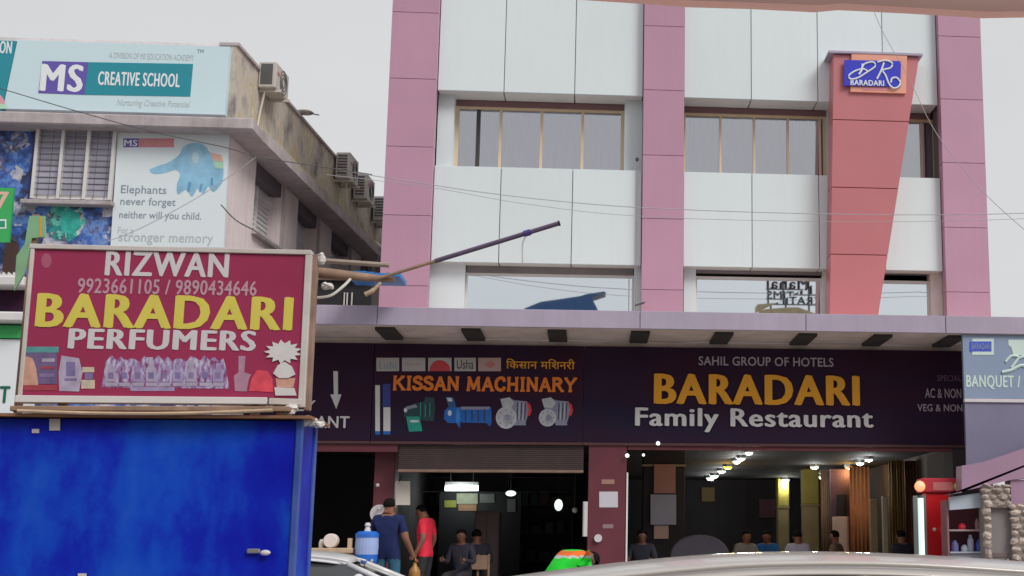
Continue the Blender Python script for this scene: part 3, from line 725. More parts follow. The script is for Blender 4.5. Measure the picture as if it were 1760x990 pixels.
# ================================================================== GROUND FLOOR
XS0 = GX(1003, 860); XS1 = GX(1082, 860)
def col_panel(name, pa, pb, m, y0=SY + .02, y1=FY + .5, z1=3.12): return bx(name, m, bld, GX(pa, 880, y0), GX(pb, 880, y0), y0, y1, ZP, z1, .01)
col_panel('column', 1010, 1076, M['maroon_col'])
bx('column_edge', M['reveal'], bld, GX(1076.2, 880, SY), GX(1079, 880, SY), SY, SY + .05, ZP, at(1076, 812, SY).z)
col_panel('column', 640, 676, M['maroon_col'], FY + .3, FY + .8)
col_panel('column', 1640, 1690, M['dark'])
# partitions
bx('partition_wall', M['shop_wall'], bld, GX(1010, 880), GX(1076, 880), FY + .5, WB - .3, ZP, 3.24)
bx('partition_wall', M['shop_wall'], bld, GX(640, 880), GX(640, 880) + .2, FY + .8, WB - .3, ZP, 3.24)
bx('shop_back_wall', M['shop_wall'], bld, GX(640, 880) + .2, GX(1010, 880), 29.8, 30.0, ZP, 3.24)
bx('passage_back_wall', M['black'], bld, BX0 - 2.4, GX(640, 880), 26.8, 27.0, ZP, 3.4)  # walls coloured black for the darkness of the passage
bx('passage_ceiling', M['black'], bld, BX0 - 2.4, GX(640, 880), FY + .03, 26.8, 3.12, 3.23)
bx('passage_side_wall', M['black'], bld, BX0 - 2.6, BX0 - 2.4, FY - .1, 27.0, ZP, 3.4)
# rolled shutter over the machinery shop
shx0, shx1 = GX(684, 790, SY), GX(1003, 790, SY)
zsh1, zsh0 = ZS0 - .004, at(840, 812, SY).z
rs = thing_part('rolling_shutter', bld, ((shx0 + shx1) / 2, SY, zsh0))
n = 12
for i in range(n):
    za = lerp(zsh0 + .05, zsh1, i / n); zb = lerp(zsh0 + .05, zsh1, (i + 1) / n)
    bx('slat', M['shutter'], rs, shx0, shx1, SY + .05, SY + .1, za + .001, zb - .001, .006)
bx('bottom_bar', mat('worn shutter bar', (.30, .20, .16), .5, metal=.3, var=.2, scale=5), rs, shx0, shx1, SY + .02, SY + .1, zsh0, zsh0 + .048, .008)
bx('lintel', M['maroon_col'], bld, GX(420, 770, SY), GX(683, 770, SY), SY + .03, SY + .12, at(600, 776, SY).z, ZS0 - .003)
bx('lintel', M['maroon_col'], bld, GX(1079.5, 770, SY), GX(1656, 770, SY), SY + .03, SY + .12, at(1300, 774, SY).z, ZS0 - .003)
# papers on the columns
def flat(name, box, Y, m, label, cat, d=.006, group=None):
    o = dbox(None, name, box, Y, m, d); return tag(o, label, cat, group)
flat('paper_notice', (1030, 845, 1062, 872), SY + .02, M['paper'], 'white paper notice on the maroon column', 'notice')
flat('name_plate', (1034, 824, 1056, 832), SY + .02, mat('tan plate', (.40, .22, .17), .5), 'small tan plate above the paper notice on the column', 'plate')
flat('name_plate', (1036, 901, 1054, 908), SY + .02, mat('dull plate', (.30, .20, .22), .5), 'small dull plate below the paper notice on the column', 'plate')
p = at(1028, 925, SY)
q = MB().tube([(p.x, SY + .02, p.z), (p.x, SY - .05, p.z)], .065, 14).build('wall_lamp', M['rwhite'])
tag(q, 'round white lamp low on the maroon column', 'lamp')
pa = at(1003, 862, SY - .05); pb = at(1003, 922, SY - .05)
t = thing('tube_light', (pb.x, SY - .05, pb.z), 'upright white tube on the left edge of the maroon column', 'tube light')
bx('housing', M['alu'], t, pa.x - .01, pa.x + .07, SY - .02, SY + .03, pb.z, pa.z); MB().tube([(pa.x + .02, SY - .045, pb.z), (pa.x + .02, SY - .045, pa.z)], .026, 8).build('tube', M['rwhite'], t)
flat('poster', (680, 827, 705, 868), FY + .28, M['paper2'], 'cream poster beside the dark red shop column', 'poster', .01)
p = at(652, 883, FY + .25)
tag(MB().tube([(p.x, FY + .30, p.z), (p.x, FY + .24, p.z)], .15, 20).build('round_sign', M['rwhite']), 'round white disc on the column behind the navy shirt man', 'sign')
def globe(px, py, Y, r, m, label, name='lamp', sy=1.0, wall=True):
    p = at(px, py, Y); t = thing(name, p - Vector((0, 0, r * sy)), label, 'lamp')
    MB().ell(p, r, r, r * sy, 14, 10).build('bulb', m, t, smooth=True)
    if wall: MB().tube([(p.x, Y + r * .7, p.z), (p.x, Y + r + .35, p.z + .1)], .02, 6).build('arm', M['steel'], t)
    else: MB().tube([(p.x, p.y, p.z + r * sy * .9), (p.x, p.y, 3.24)], .008, 6).build('cord', M['darkbar'], t)
    return t
globe(649, 834, FY + .2, .032, M['rwhite'], 'small lit globe at the top of the dark red column')
globe(684, 829, FY + .2, .028, M['rwhite'], 'tiny white lamp at the end of the rolled shutter')
for px, py, l in ((651, 874, 'lower'), (661, 868, 'upper')): globe(px, py, FY + .15, .026, M['rwhite'], '%s of two tiny white lamps over the navy shirt man' % l)
globe(878, 848, 27.0, .10, M['bulb'], 'bright hanging bulb in the middle of the machinery shop', sy=.55, wall=False)
globe(960, 868, 25.5, .075, M['bulb'], 'bright oval bulb at the right of the machinery shop', sy=1.4, wall=False)
globe(988, 877, 24.2, .05, M['paper2'], 'dim round lamp beside the upright white tube', wall=False)
pa, pb = at(765, 839, 27.2), at(822, 839, 27.2)
t = thing('tube_light', (pa.lerp(pb, .5)) - Vector((0, 0, .05)), 'bright horizontal tube light hanging inside the machinery shop', 'tube light')
MB().tube([pa, pb], .055, 10).build('tube', M['tube'], t)
ld = bpy.data.lights.new('lamp', 'POINT'); ld.energy = 9; ld.shadow_soft_size = .2; ld.color = (.9, 1, .97); lo = bpy.data.objects.new('lamp', ld); COL.objects.link(lo); lo.parent = t; lo.location = Vector((0, -.2, -.1))
bx('fixture', M['alu'], t, pa.x, pb.x, 27.2 - .05, 27.2 + .05, pa.z + .058, pa.z + .12)
for k in (pa.x + .1, pb.x - .1): MB().tube([(k, 27.2, pa.z + .12), (k, 27.2, 3.24)], .008, 6).build('rod', M['steel'], t)
# goods in the machinery shop
def rack(label, px0, px1, Y, ztop, tiers, cols, seed):
    rnd = random.Random(seed)
    x0, x1 = GX(px0, 900, Y), GX(px1, 900, Y)
    t = thing('shelf_rack', ((x0 + x1) / 2, Y, ZP), label, 'shelf')
    for xx in (x0, x1 - .04): bx('upright', M['darkbar'], t, xx, xx + .04, Y, Y + .4, ZP, ztop)
    for k in range(tiers):
        z = ZP + .1 + (ztop - ZP - .14) * k / (tiers - 1)
        bx('shelf', M['darkbar'], t, x0 + .04, x1 - .04, Y, Y + .4, z, z + .03)
        if k < tiers - 1:
            x = x0 + .08
            while x < x1 - .2:
                wv = rnd.uniform(.10, .24); h = rnd.uniform(.15, .32)
                b = MB().box(x, min(x + wv, x1 - .05), Y + .03, Y + .33, z + .031, z + .03 + h).build('carton', cols[rnd.randrange(len(cols))], None, .006)
                tag(b, None, 'carton', 'cartons on the shop shelves'); CARTONS.append(b); x += wv + rnd.uniform(.02, .1)
    return t
CARTONS = []
dim = [mat('carton %d' % i, c_, .7) for i, c_ in enumerate([(.10, .09, .10), (.05, .05, .08), (.12, .08, .07), (.06, .09, .09), (.16, .15, .15)])]
rack('dark shelf rack against the back wall of the machinery shop', 700, 775, 29.3, 2.9, 5, dim, 3)
rack('dark shelf rack at the right rear of the machinery shop', 870, 985, 29.3, 2.9, 5, dim, 5)
for i, b in enumerate(CARTONS): b['label'] = 'dim carton standing on the dark shop shelves'
flat('poster', (785, 848, 821, 866), 27.6, mat('greenish poster', (.30, .32, .22), .6, var=.2, scale=8), 'greenish poster right below the horizontal tube light', 'poster', .02)
flat('poster', (788, 867, 819, 878), 27.6, mat('tan poster', (.30, .16, .08), .6, var=.2, scale=8), 'tan strip below the greenish poster in the shop', 'poster', .02)
flat('poster', (764, 860, 784, 872), 27.6, mat('olive poster', (.26, .28, .04), .6, var=.2, scale=8), 'olive yellow card left of the greenish poster', 'poster', .02)
flat('poster', (825, 849, 850, 864), 27.6, mat('dull poster', (.13, .13, .12), .6, var=.2, scale=8), 'dull grey card right of the greenish poster', 'poster', .02)
flat('poster', (872, 858, 886, 880), 27.6, mat('grey card', (.15, .15, .15), .6, var=.2, scale=8), 'narrow grey card under the hanging bulb', 'poster', .02)
bx('hanging_rail', M['darkbar'], bld, GX(700, 856, 27.64), GX(1000, 856, 27.64), 27.62, 27.66, at(860, 846, 27.6).z, at(860, 845, 27.6).z)
bx('display_wall', M['black'], bld, GX(755, 900, 27.7), GX(895, 900, 27.7), 27.605, 27.615, ZP, at(860, 845, 27.6).z)
x0, x1, z0, z1 = rect(815, 878, 858, 950, 25.6)
t = thing('steel_cupboard', ((x0 + x1) / 2, 25.6, ZP), 'grey pink steel cupboard inside the machinery shop', 'cupboard')
cm = mat('cupboard paint', (.20, .155, .16), .5, var=.12)
bx('body', cm, t, x0, x1, 25.62, 26.1, ZP, z1, .01)
bx('door', cm, t, x0 + .02, (x0 + x1) / 2 - .004, 25.595, 25.617, ZP + .08, z1 - .05, .004); bx('door', cm, t, (x0 + x1) / 2 + .004, x1 - .02, 25.595, 25.617, ZP + .08, z1 - .05, .004)
bx('handle', M['steel'], t, (x0 + x1) / 2 + .02, (x0 + x1) / 2 + .035, 25.575, 25.594, 1.3, 1.45)
# restaurant lights: rows on the ceiling
CZ = 3.235
lamps = [(1300, 769, 'y'), (1287, 777, 'w'), (1274, 787, 'w'), (1266, 792, 'w'), (1251, 802, 'y'), (1240, 809, 'w'), (1228, 817, 'w'), (1221, 821, 'w')]
ORD = ['nearest', 'second', 'third', 'fourth', 'fifth', 'sixth', 'seventh', 'farthest']
def downlight(px, py, k, label, grp):
    p = atz(px, py, CZ - .05); r = .011 * p.y * .26
    t = thing('downlight', (p.x, p.y, CZ - .07), label, 'downlight', grp)
    MB().lathe((p.x, p.y, CZ - .055), [(r * 1.25, 0), (r * 1.25, .055 + .004)], 16).build('ring', M['steel'], t)
    ld = bpy.data.lights.new('lamp', 'POINT'); ld.energy = 9; ld.shadow_soft_size = .06; ld.color = (1, .62, .2) if k != 'w' else (.95, 1, .95)
    lo = bpy.data.objects.new('lamp', ld); COL.objects.link(lo); lo.parent = t; lo.location = Vector((0, 0, -.12))
    MB().ell((p.x, p.y, CZ - .06), r * 1.1, r * 1.1, r * .62, 12, 8).build('bulb', M['bulb_y'] if k == 'y' else (M['bulb_o'] if k == 'o' else M['bulb']), t, smooth=True)
for i, (px, py, k) in enumerate(lamps):
    downlight(px, py, k, '%s downlight of the long slanting row, %s' % (ORD[i], 'yellow' if k == 'y' else 'white'), 'row of restaurant downlights')
for px, py, k, l in ((1400, 802, 'w', 'white downlight above the taller yellow column'), (1350, 824, 'w', 'white downlight above the shorter yellow column'),
                     (1414, 819, 'w', 'white downlight just right of the taller yellow column'), (1459, 802, 'o', 'small orange downlight right of the pink panel'),
                     (1478, 795, 'w', 'left of the two white downlights at upper right'), (1493, 789, 'w', 'right of the two white downlights at upper right')):
    downlight(px, py, k, l, 'scattered restaurant downlights')
for px, py, l in ((1131, 762, 'small white lamp on the bottom rail of the Baradari board'), (1078, 783, 'small white lamp at the top right of the maroon column'), (1106, 782, 'tiny white lamp right of the maroon column top')):
    p = at(px, py, SY - .06); t = thing('spot_lamp', p - Vector((0, 0, .05)), l, 'lamp')
    MB().ell(p, .034 if px != 1106 else .024, .03, .034 if px != 1106 else .024, 12, 8).build('bulb', M['bulb'], t, smooth=True)
    MB().tube([(p.x, SY - .03, p.z), (p.x, SY + .06, p.z + .02)], .015, 6).build('arm', M['steel'], t)
# boards and columns inside the restaurant
def slab(name, pa, pb, ytop, Y, th, m, label, cat, zb=ZP, group=None):
    x0, x1 = GX(pa, 880, Y), GX(pb, 880, Y); z1 = at((pa + pb) / 2, ytop, Y).z if ytop else 3.24
    o = MB().box(x0, x1, Y, Y + th, zb, z1).build(name, m, None, .01); return tag(o, label, cat, group)
def column(pa, pb, ytop, ymid, Y, ma, mb_, label):
    x0, x1 = GX(pa, 880, Y), GX(pb, 880, Y); zt_, zm = at((pa + pb) / 2, ytop, Y).z, at((pa + pb) / 2, ymid, Y).z
    t = thing('column', ((x0 + x1) / 2, Y + .2, ZP), label, 'column')
    bx('upper_shaft', ma, t, x0, x1, Y, Y + .4, zm + .02, max(zt_, 3.235), .02); bx('lower_shaft', mb_, t, x0 + .004, x1 - .004, Y + .004, Y + .396, ZP, zm - .02, .02)
    bx('band', M['ycol2'], t, x0 - .01, x1 + .01, Y - .01, Y + .41, zm - .02, zm + .02)
column(1337, 1357, 838, 872, 36.5, M['ycol'], M['ycol2'], 'narrower yellow column in the far part of the restaurant')
column(1381, 1408, 822, 868, 32, M['ycol'], M['ycol2'], 'wider yellow column in the restaurant with brown foot')
pil = column(1104, 1178, 780, 800, 24.9, M['dark'], M['dark'], 'dark pillar behind the salmon and slate boards')
flat('wall_board', (1124, 798, 1161, 848), 24.88, M['salmon'], 'salmon board on the dark restaurant pillar', 'board', .03)
flat('wall_board', (1118, 850, 1162, 902), 24.84, M['slate'], 'slate grey board hung below the salmon board', 'board', .04)
flat('wall_board', (1124, 903, 1149, 926), 24.88, M['pinkish'], 'short pale board below the slate board', 'board', .02)
slab('wall_panel_unit', 1432, 1459, 888, 30.0, .15, M['pinkish'], 'pale pink waist high panel in the restaurant', 'panel')
slab('drape', 1428, 1464, 806, 30.3, .1, mat('dull plum', (.10, .05, .07), .8, var=.2), 'dull plum panel standing behind the pink one', 'panel')
flat('menu_frame', (1438, 850, 1456, 886), 30.28, M['black'], 'black framed picture above the pink panel', 'picture', .02)
slab('pale_post', 1496, 1508, 858, 26.9, .12, mat('tan post', (.46, .34, .22), .6), 'tan post with squared top in the restaurant', 'post')
slab('pale_post', 1517, 1526, 853, 26.7, .1, mat('light post', (.66, .60, .48), .6), 'slimmer bright post beside the tan post', 'post')
for i, (a, b, yt, Y, c_) in enumerate(((1462, 1494, 840, 29.6, (.46, .17, .065)), (1530, 1552, 800, 27.2, (.40, .26, .10)), (1553, 1576, 815, 27.3, (.28, .14, .11)), (1412, 1427, 830, 31.0, (.32, .19, .12)))):
    x0, x1 = GX(a, 880, Y), GX(b, 880, Y); n = 20; vs = []
    for j in range(n + 1):
        x = lerp(x0, x1, j / n); y = Y + .06 * math.sin(j * 1.5)
        vs += [(x, y, ZP + .02), (x, y, 3.15)]
    q = MB()._add(vs, [(2 * j, 2 * j + 2, 2 * j + 3, 2 * j + 1) for j in range(n)])
    o = q.build('curtain', mat('drape %d' % i, c_, .9, var=.3, scale=2), None, smooth=True)
    so_ = o.modifiers.new('solid', 'SOLIDIFY'); so_.thickness = .012
    tag(o, ['rust brown curtain between the pink panel and tan post', 'olive brown curtain right of the slim bright post', 'dark brown curtain nearest the red stall', 'brown curtain right of the wider yellow column'][i], 'curtain')
p = at(1216, 850, 36)
flat('picture', (1206, 838, 1228, 862), 37.9, mat('amber picture', (.24, .15, .05), .6, var=.2), 'amber picture on the far restaurant wall', 'picture', .05)
flat('picture', (1305, 858, 1332, 890), 37.9, mat('plum picture', (.14, .05, .08), .6, var=.2), 'plum picture on the far restaurant wall', 'picture', .05)
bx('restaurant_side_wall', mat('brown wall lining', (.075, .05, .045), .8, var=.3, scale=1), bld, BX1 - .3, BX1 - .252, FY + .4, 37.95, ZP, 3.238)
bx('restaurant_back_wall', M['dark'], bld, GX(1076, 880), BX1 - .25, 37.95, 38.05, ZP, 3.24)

# ================================================================== SCHOOL BUILDING (left)
SB = 22.0
cx = at(392, 300, SB).x
sdir = Vector((math.sin(R(3.36)), math.cos(R(3.36)), 0))
perp = Vector((sdir.y, -sdir.x, 0))
def SP(s, o, z): return Vector((cx, SB, 0)) + sdir * s + perp * o + Vector((0, 0, z))
def s_at(px, py, off=0.0):
    """photo pixel -> distance along the side wall and height"""
    d = ray(px, py); base = Vector((cx, SB, 0)) + perp * off - CAM
    # solve CAM + d t = C + sdir s + perp off + z
    a, b, c_, e = d.x, -sdir.x, d.y, -sdir.y
    det = a * e - b * c_; t_ = (base.x * e - b * base.y) / det; s_ = (a * base.y - c_ * base.x) / det
    return s_, CAM.z + d.z * t_
zl1 = at(200, 196, SB - .45).z; zl0 = at(200, 216, SB - .45).z     # ledge
zpar = at(200, 72, SB).z
SX0 = cx - 9.0
sch = thing('school_building', (cx - 4, SB, 0), 'grubby two storey school building with stained parapet and window ledge', 'building')
LEN = 17.0
def side_box(name, m, s0, s1, o0, o1, z0, z1, parent=None):
    vs = [SP(s, o, z) for z in (z0, z1) for s in (s0, s1) for o in (o0, o1)]
    return MB()._add(vs, [(0, 2, 3, 1), (4, 5, 7, 6), (0, 1, 5, 4), (2, 6, 7, 3), (0, 4, 6, 2), (1, 3, 7, 5)]).build(name, m, parent or sch)
bx('front_wall', M['mural'], sch, SX0, cx, SB, SB + .25, 0.1, zl0 + .02)
# windows on the side wall, measured at their glass edge and far jamb
wins = []
for (xa, ya0, ya1, xb) in ((441, 278, 402, 486), (513, 345, 424, 546), (570, 402, 462, 600), (620, 450, 500, 634)):
    s0, z1_ = s_at(xa, ya0); s1, _ = s_at(xb, ya0 + (xb - xa) * .9); _, z0_ = s_at(xa, ya1)
    wins.append((s0, s1))
wz1 = s_at(441, 272)[1]; wz0 = s_at(441, 400)[1]
edges = [0.0] + [v for w_ in wins for v in w_] + [LEN]
for i in range(0, len(edges), 2): side_box('side_wall', M['plaster'], edges[i], edges[i + 1], -.35, 0, .1, zl0 + .02)
for s0, s1 in wins:
    side_box('side_wall', M['plaster'], s0, s1, -.35, 0, .1, wz0); side_box('side_wall', M['plaster'], s0, s1, -.35, 0, wz1, zl0 + .02)
    wn = thing_part('window', sch, SP((s0 + s1) / 2, -.33, wz0))
    fw = .05
    for a, b in ((s0, s0 + fw), (s1 - fw, s1), ((s0 + s1) / 2 - .025, (s0 + s1) / 2 + .025)): side_box('frame', M['alu'], a, b, -.25, -.19, wz0, wz1, wn)
    nl = 14
    for k in range(nl):
        z = lerp(wz0 + .03, wz1 - .03, (k + .5) / nl)
        vs = [SP(s0 + fw, -.215, z - .05), SP(s1 - fw, -.215, z - .05), SP(s1 - fw, -.235, z + .05), SP(s0 + fw, -.235, z + .05)]
        vs += [v + Vector((.006, 0, -.004)) for v in vs]
        MB()._add(vs, [(0, 1, 2, 3), (7, 6, 5, 4), (0, 4, 5, 1), (1, 5, 6, 2), (2, 6, 7, 3), (3, 7, 4, 0)]).build('slat', M['louvre'], wn)
    side_box('reveal', M['ledge'], s1 + .002, s1 + .06, 0.0, .05, wz0 - .1, wz1 + .1)
    side_box('lintel', M['grille'], s0, s1, -.24, -.02, wz1 - .28, wz1 - .002)  # dark block standing in for deep shade at the recess top
    side_box('sill', M['ledge'], s0 - .05, s1, -.02, .10, wz0 - .08, wz0 - .004)
side_box('room_wall', M['dark'], .3, LEN, -.9, -.8, .1, zl0)
# ledge wraps the corner
MB().box(SX0, cx + .45, SB - .45, SB + .24, zl0, zl1).build('ledge', M['ledge'], sch, .02)
side_box('ledge', M['ledge'], .25, LEN, -.3, .45, zl0 + .003, zl1 - .003)
side_box('ledge_growth', M['moss'], .3, LEN, .02, .43, zl1 - .003, zl1 + .05)
# parapet
bx('front_parapet', M['plaster'], sch, SX0, cx - .26, SB + .01, SB + .2, zl1 - .002, zpar + .02)
side_box('side_parapet', M['parapet'], .0, LEN, -.25, 0, zl1 - .001, zpar)
side_box('coping', M['ledge'], -.02, LEN, -.28, .04, zpar + .001, zpar + .05)
bx('roof', M['concrete'], sch, SX0, cx - .3, SB + .25, SB + LEN, zl1 - .3, zl1 - .05)
bx('back_wall', M['plaster'], sch, SX0, cx - .3, SB + LEN, SB + LEN + .2, .1, zl1)
bx('left_wall', M['plaster'], sch, SX0 - .2, SX0, SB, SB + LEN, .1, zl1)
# front window with grille
FX = SB - .06
x0, x1, z0, z1 = rect(60, 220, 198, 344, FX)
fw_ = thing_part('window', sch, ((x0 + x1) / 2, FX, z0))
# the window leans with the photograph's perspective only: it is upright here
bx('surround', mat('dark blue surround', (.07, .06, .16), .8), fw_, x0 - .07, x1 + .08, SB - .04, SB - .004, z0 - .07, z1 + .09)
nW = 3
for k in range(nW + 1):
    xx = lerp(x0, x1 - .05, k / nW); bx('frame_bar', M['alu'], fw_, xx, xx + .05, SB - .135, SB - .045, z0, z1)
bx('frame_bar', M['alu'], fw_, x0 + .05, x1 - .05, SB - .108, SB - .045, z1 - .05, z1 - .001); bx('frame_bar', M['alu'], fw_, x0 + .05, x1 - .05, SB - .108, SB - .045, z0 + .001, z0 + .07)
for k in range(nW):
    xa = lerp(x0, x1 - .05, k / nW) + .052; xb = lerp(x0, x1 - .05, (k + 1) / nW) - .002
    for j in range(11):
        za = lerp(z0 + .075, z1 - .06, j / 11); zb = lerp(z0 + .075, z1 - .06, (j + 1) / 11)
        MB()._add([(xa, SB - .062, za), (xb, SB - .062, za), (xb, SB - .048, zb), (xa, SB - .048, zb), (xa, SB - .058, za), (xb, SB - .058, za), (xb, SB - .044, zb), (xa, SB - .044, zb)],
                  [(0, 1, 2, 3), (7, 6, 5, 4), (0, 4, 5, 1), (1, 5, 6, 2), (2, 6, 7, 3), (3, 7, 4, 0)]).build('slat', mat('lilac louvre', (.40, .39, .48), .3, var=.1, rnd=.15), fw_)
gq = MB()
for j in range(12):
    z = lerp(z0 + .06, z1 - .06, j / 11); gq.box(x0, x1, SB - .125, SB - .119, z - .0035, z + .0035)
for j in range(7):
    xx = lerp(x0 + .1, x1 - .1, j / 6); gq.box(xx - .003, xx + .003, SB - .132, SB - .126, z0, z1)
gq.build('grille', M['grille'], fw_)
bx('sill', M['ledge'], fw_, x0 - .12, x1 + .05, SB - .2, SB - .003, z0 - .1, z0 - .03, .01)
# teal flowers of the mural
decal(sch, 'mural_flower', [(78, 372), (92, 352), (110, 350), (128, 362), (140, 356), (148, 380), (138, 402), (120, 415), (96, 414), (84, 400)], SB, M['mural_green'], .006)
decal(sch, 'mural_flower', [(104, 372), (118, 358), (136, 366), (140, 390), (124, 404), (106, 396)], SB - .006, mat('teal petals', (.03, .42, .36), .6, var=.45, scale=7), .003)
# front boards of the school
YB_ = SB - .12
def board_box(name, box, Y, th, m, label, cat='signboard', back=None):
    X0, X1, Z0, Z1 = rect(*box, Y)
    t = thing(name, ((X0 + X1) / 2, Y, Z0), label, cat)
    return t, X0, X1, Z0, Z1
t, X0, X1, Z0, Z1 = board_box('school_signboard', (12, 74, 391, 192), YB_, .1, None, 'pale blue Creative School signboard on the parapet')
sg1 = t
# slanted left edge, as the neighbouring teal board overlaps
MB().prism([(at(5, 188, YB_).x, Z0), (X1, Z0), (X1, Z1), (at(30, 70, YB_).x, Z1)], YB_, SB + .005).build('panel', M['flex_white'], t)
decal(t, 'purple_block', [(66, 160), (145, 163), (152, 107), (73, 105)], YB_, M['purple'], .006)
decal(t, 'teal_block', [(145.2, 163), (327, 166), (332, 110), (152.2, 107)], YB_, M['teal'], .006)
text(t, 'MS', (72, 111, 141, 157), YB_ - .006, M['print_white'], .004, .045)
text(t, 'CREATIVE SCHOOL', (169, 125, 309, 148), YB_ - .006, M['print_white'], .004, .04)
text(t, 'A DIVISION OF MS EDUCATION ACADEMY', (188, 92, 334, 102), YB_, M['print_pale'], .003, .012)
text(t, 'Nurturing Creative Potential', (201, 172, 327, 186), YB_, M['print_pale'], .003, .01, .25)
text(t, 'TM', (339, 85, 350, 91), YB_, M['print_grey'], .003, .02)
t, X0, X1, Z0, Z1 = board_box('school_signboard', (-150, 68, 28, 188), YB_, .1, None, 'teal signboard end with white letters at the far left')
MB().prism([(X0, Z0), (at(4, 188, YB_).x, Z0), (at(29, 70, YB_).x, Z1), (X0, Z1)], YB_ - .01, SB + .005).build('panel', M['teal'], t)
text(t, 'ON', (0, 71, 20, 92), YB_ - .01, M['print_white'], .004, .04)
decal(t, 'rose_print', [(-20, 187), (8, 187), (8, 174), (2, 164), (-10, 160), (-20, 166)], YB_ - .01, M['pink'], .004)
decal(t, 'green_print', [(-6, 187), (10, 187), (10, 180), (2, 178)], YB_ - .014, M['mint'], .003)
pt, X0, X1, Z0, Z1 = board_box('advertising_poster', (197, 222, 389, 421), SB - .08, .06, None, 'pale poster of a blue elephant about memory beside the grilled window', 'poster')
MB().prism([(at(190, 421, SB - .08).x, at(290, 424, SB - .08).z), (at(384.5, 421, SB - .08).x, at(290, 424, SB - .08).z), (at(394.5, 222, SB - .08).x, Z1), (at(203, 222, SB - .08).x, Z1)], SB - .08, SB - .01).build('panel', M['flex_blue'], pt)
YQ = SB - .08
dbox(pt, 'purple_block', (212, 238, 238, 253), YQ, M['purple'], .004); dbox(pt, 'pink_block', (238.3, 238, 299, 253), YQ, M['print_pink'], .004)
text(pt, 'MS', (214, 240.5, 236, 251), YQ - .004, M['print_white'], .003, .03); text(pt, 'CREATIVE SCHOOL', (244, 242, 293, 249), YQ - .004, M['peach'], .003, .02)
EL = [(257, 291), (272, 285), (290, 279), (308, 266), (314, 254), (326, 247), (342, 246), (354, 252), (361, 262), (378, 268), (384, 284), (383, 310), (376, 322), (366, 330), (358, 320), (350, 334), (340, 324), (330, 338), (320, 326), (306, 334), (304, 318), (310, 300), (302, 292), (288, 296), (272, 299), (260, 297)]
decal(pt, 'elephant', spline(EL + EL[:1], 4)[:-1], YQ, M['ele'], .004)
decal(pt, 'elephant_ear', circ(335, 270, 13, 18), YQ - .004, mat('ear print', (.33, .57, .76), .5, var=.08), .002); decal(pt, 'elephant_ear_inner', circ(336, 271, 6, 10), YQ - .006, M['ele_l'], .002)
decal(pt, 'elephant_back', [(361, 262), (380, 266), (384, 278), (366, 276)], YQ - .004, M['peach'], .002); decal(pt, 'elephant_side', [(366, 277), (384, 279), (384, 290), (370, 288)], YQ - .004, M['mint'], .002)
for a in ([(324, 312), (329, 314), (326, 330), (321, 328)], [(344, 318), (349, 314), (345, 330), (342, 328)], [(362, 308), (366, 304), (366, 318), (362, 320)]): decal(pt, 'elephant_shade', a, YQ - .004, M['ele_d'], .002)
text(pt, 'Elephants', (208, 319, 286, 337), YQ, M['print_grey'], .003, .01); text(pt, 'never forget', (207, 340, 302, 357), YQ, M['print_grey'], .003, .008)
text(pt, 'neither will you child.', (205, 364, 346, 380), YQ, M['print_grey'], .003, .008); text(pt, 'For a', (203, 390, 230, 401), YQ, M['print_pale'], .003, .008)
text(pt, 'stronger memory', (204, 403, 366, 421), YQ, M['print_pale'], .003, .02)
# green board at the left edge
t, X0, X1, Z0, Z1 = board_box('green_signboard', (-70, 322, 22, 416), SB - .5, .05, None, 'green signboard with a pink seven at the left edge')
MB().prism([(X0, Z0), (at(15, 416, SB - .5).x, Z0), (at(23, 325, SB - .5).x, Z1), (X0, Z1)], SB - .5, SB - .44).build('panel', M['green'], t)
text(t, '7', (-6, 330, 13, 360), SB - .5, M['peach'], .004, .04)
dbox(t, 'white_box', (-8, 377, 11, 393), SB - .5, M['print_white'], .004); dbox(t, 'green_box', (-8, 379.5, 8.5, 390.5), SB - .504, mat('deep green print', (.02, .30, .16), .5), .003)
for xx in (X0 + .1, at(12, 400, SB - .5).x - .08): bx('strut', M['grille'], t, xx, xx + .04, SB - .44, SB + .002, Z0 + .1, Z0 + .16)
# air conditioners along the parapet
def ac_unit(px, py, off, label, hpx):
    """px,py = photo pixel of the bottom edge of the end face"""
    s, z = s_at(px, py, off)
    p = SP(s, off, z); t = thing('air_conditioner', p, label, 'air conditioner', 'outdoor units along the parapet')
    hh = hpx / FPX * p.y / .985; L_, D_ = .78, .30
    rot = Matrix((perp, sdir, Vector((0, 0, 1)))).transposed()
    def ob(name, m, c, h, bev=0): return MB().obox(p + rot @ Vector(c), rot, *h).build(name, m, t, bev)
    ob('casing', M['ac'], (0, L_ / 2, hh / 2), (D_ / 2, L_ / 2, hh / 2), .015)
    ob('end_vent', M['ac_dark'], (-.01, -.004, hh / 2 + .01), (D_ / 2 - .05, .004, hh / 2 - .05))
    for k in range(0 if hpx > 46 else 8): ob('louvre', M['ac'], (-.01, -.011, .07 + (hh - .12) * k / 7), (D_ / 2 - .05, .006, .008))
    ring = MB(); cc = p + rot @ Vector((D_ / 2 + .006, L_ * .58, hh / 2))
    for rr in (.09, .15, .21):
        ring.tube([cc + rot @ Vector((0, math.cos(q) * rr, math.sin(q) * rr)) for q in [2 * math.pi * i / 20 for i in range(21)]], .007, 5)
    ring.build('fan_grille', M['ac_dark'], t)
    ob('badge', M['ac_red'], (D_ / 2 + .003, .14, hh * .62), (.003, .05, .03))
    for sx in (.12, L_ - .12): ob('bracket', M['frame_w'], (-.08, sx, -.025), (.30, .02, .023))
    return t, p, rot
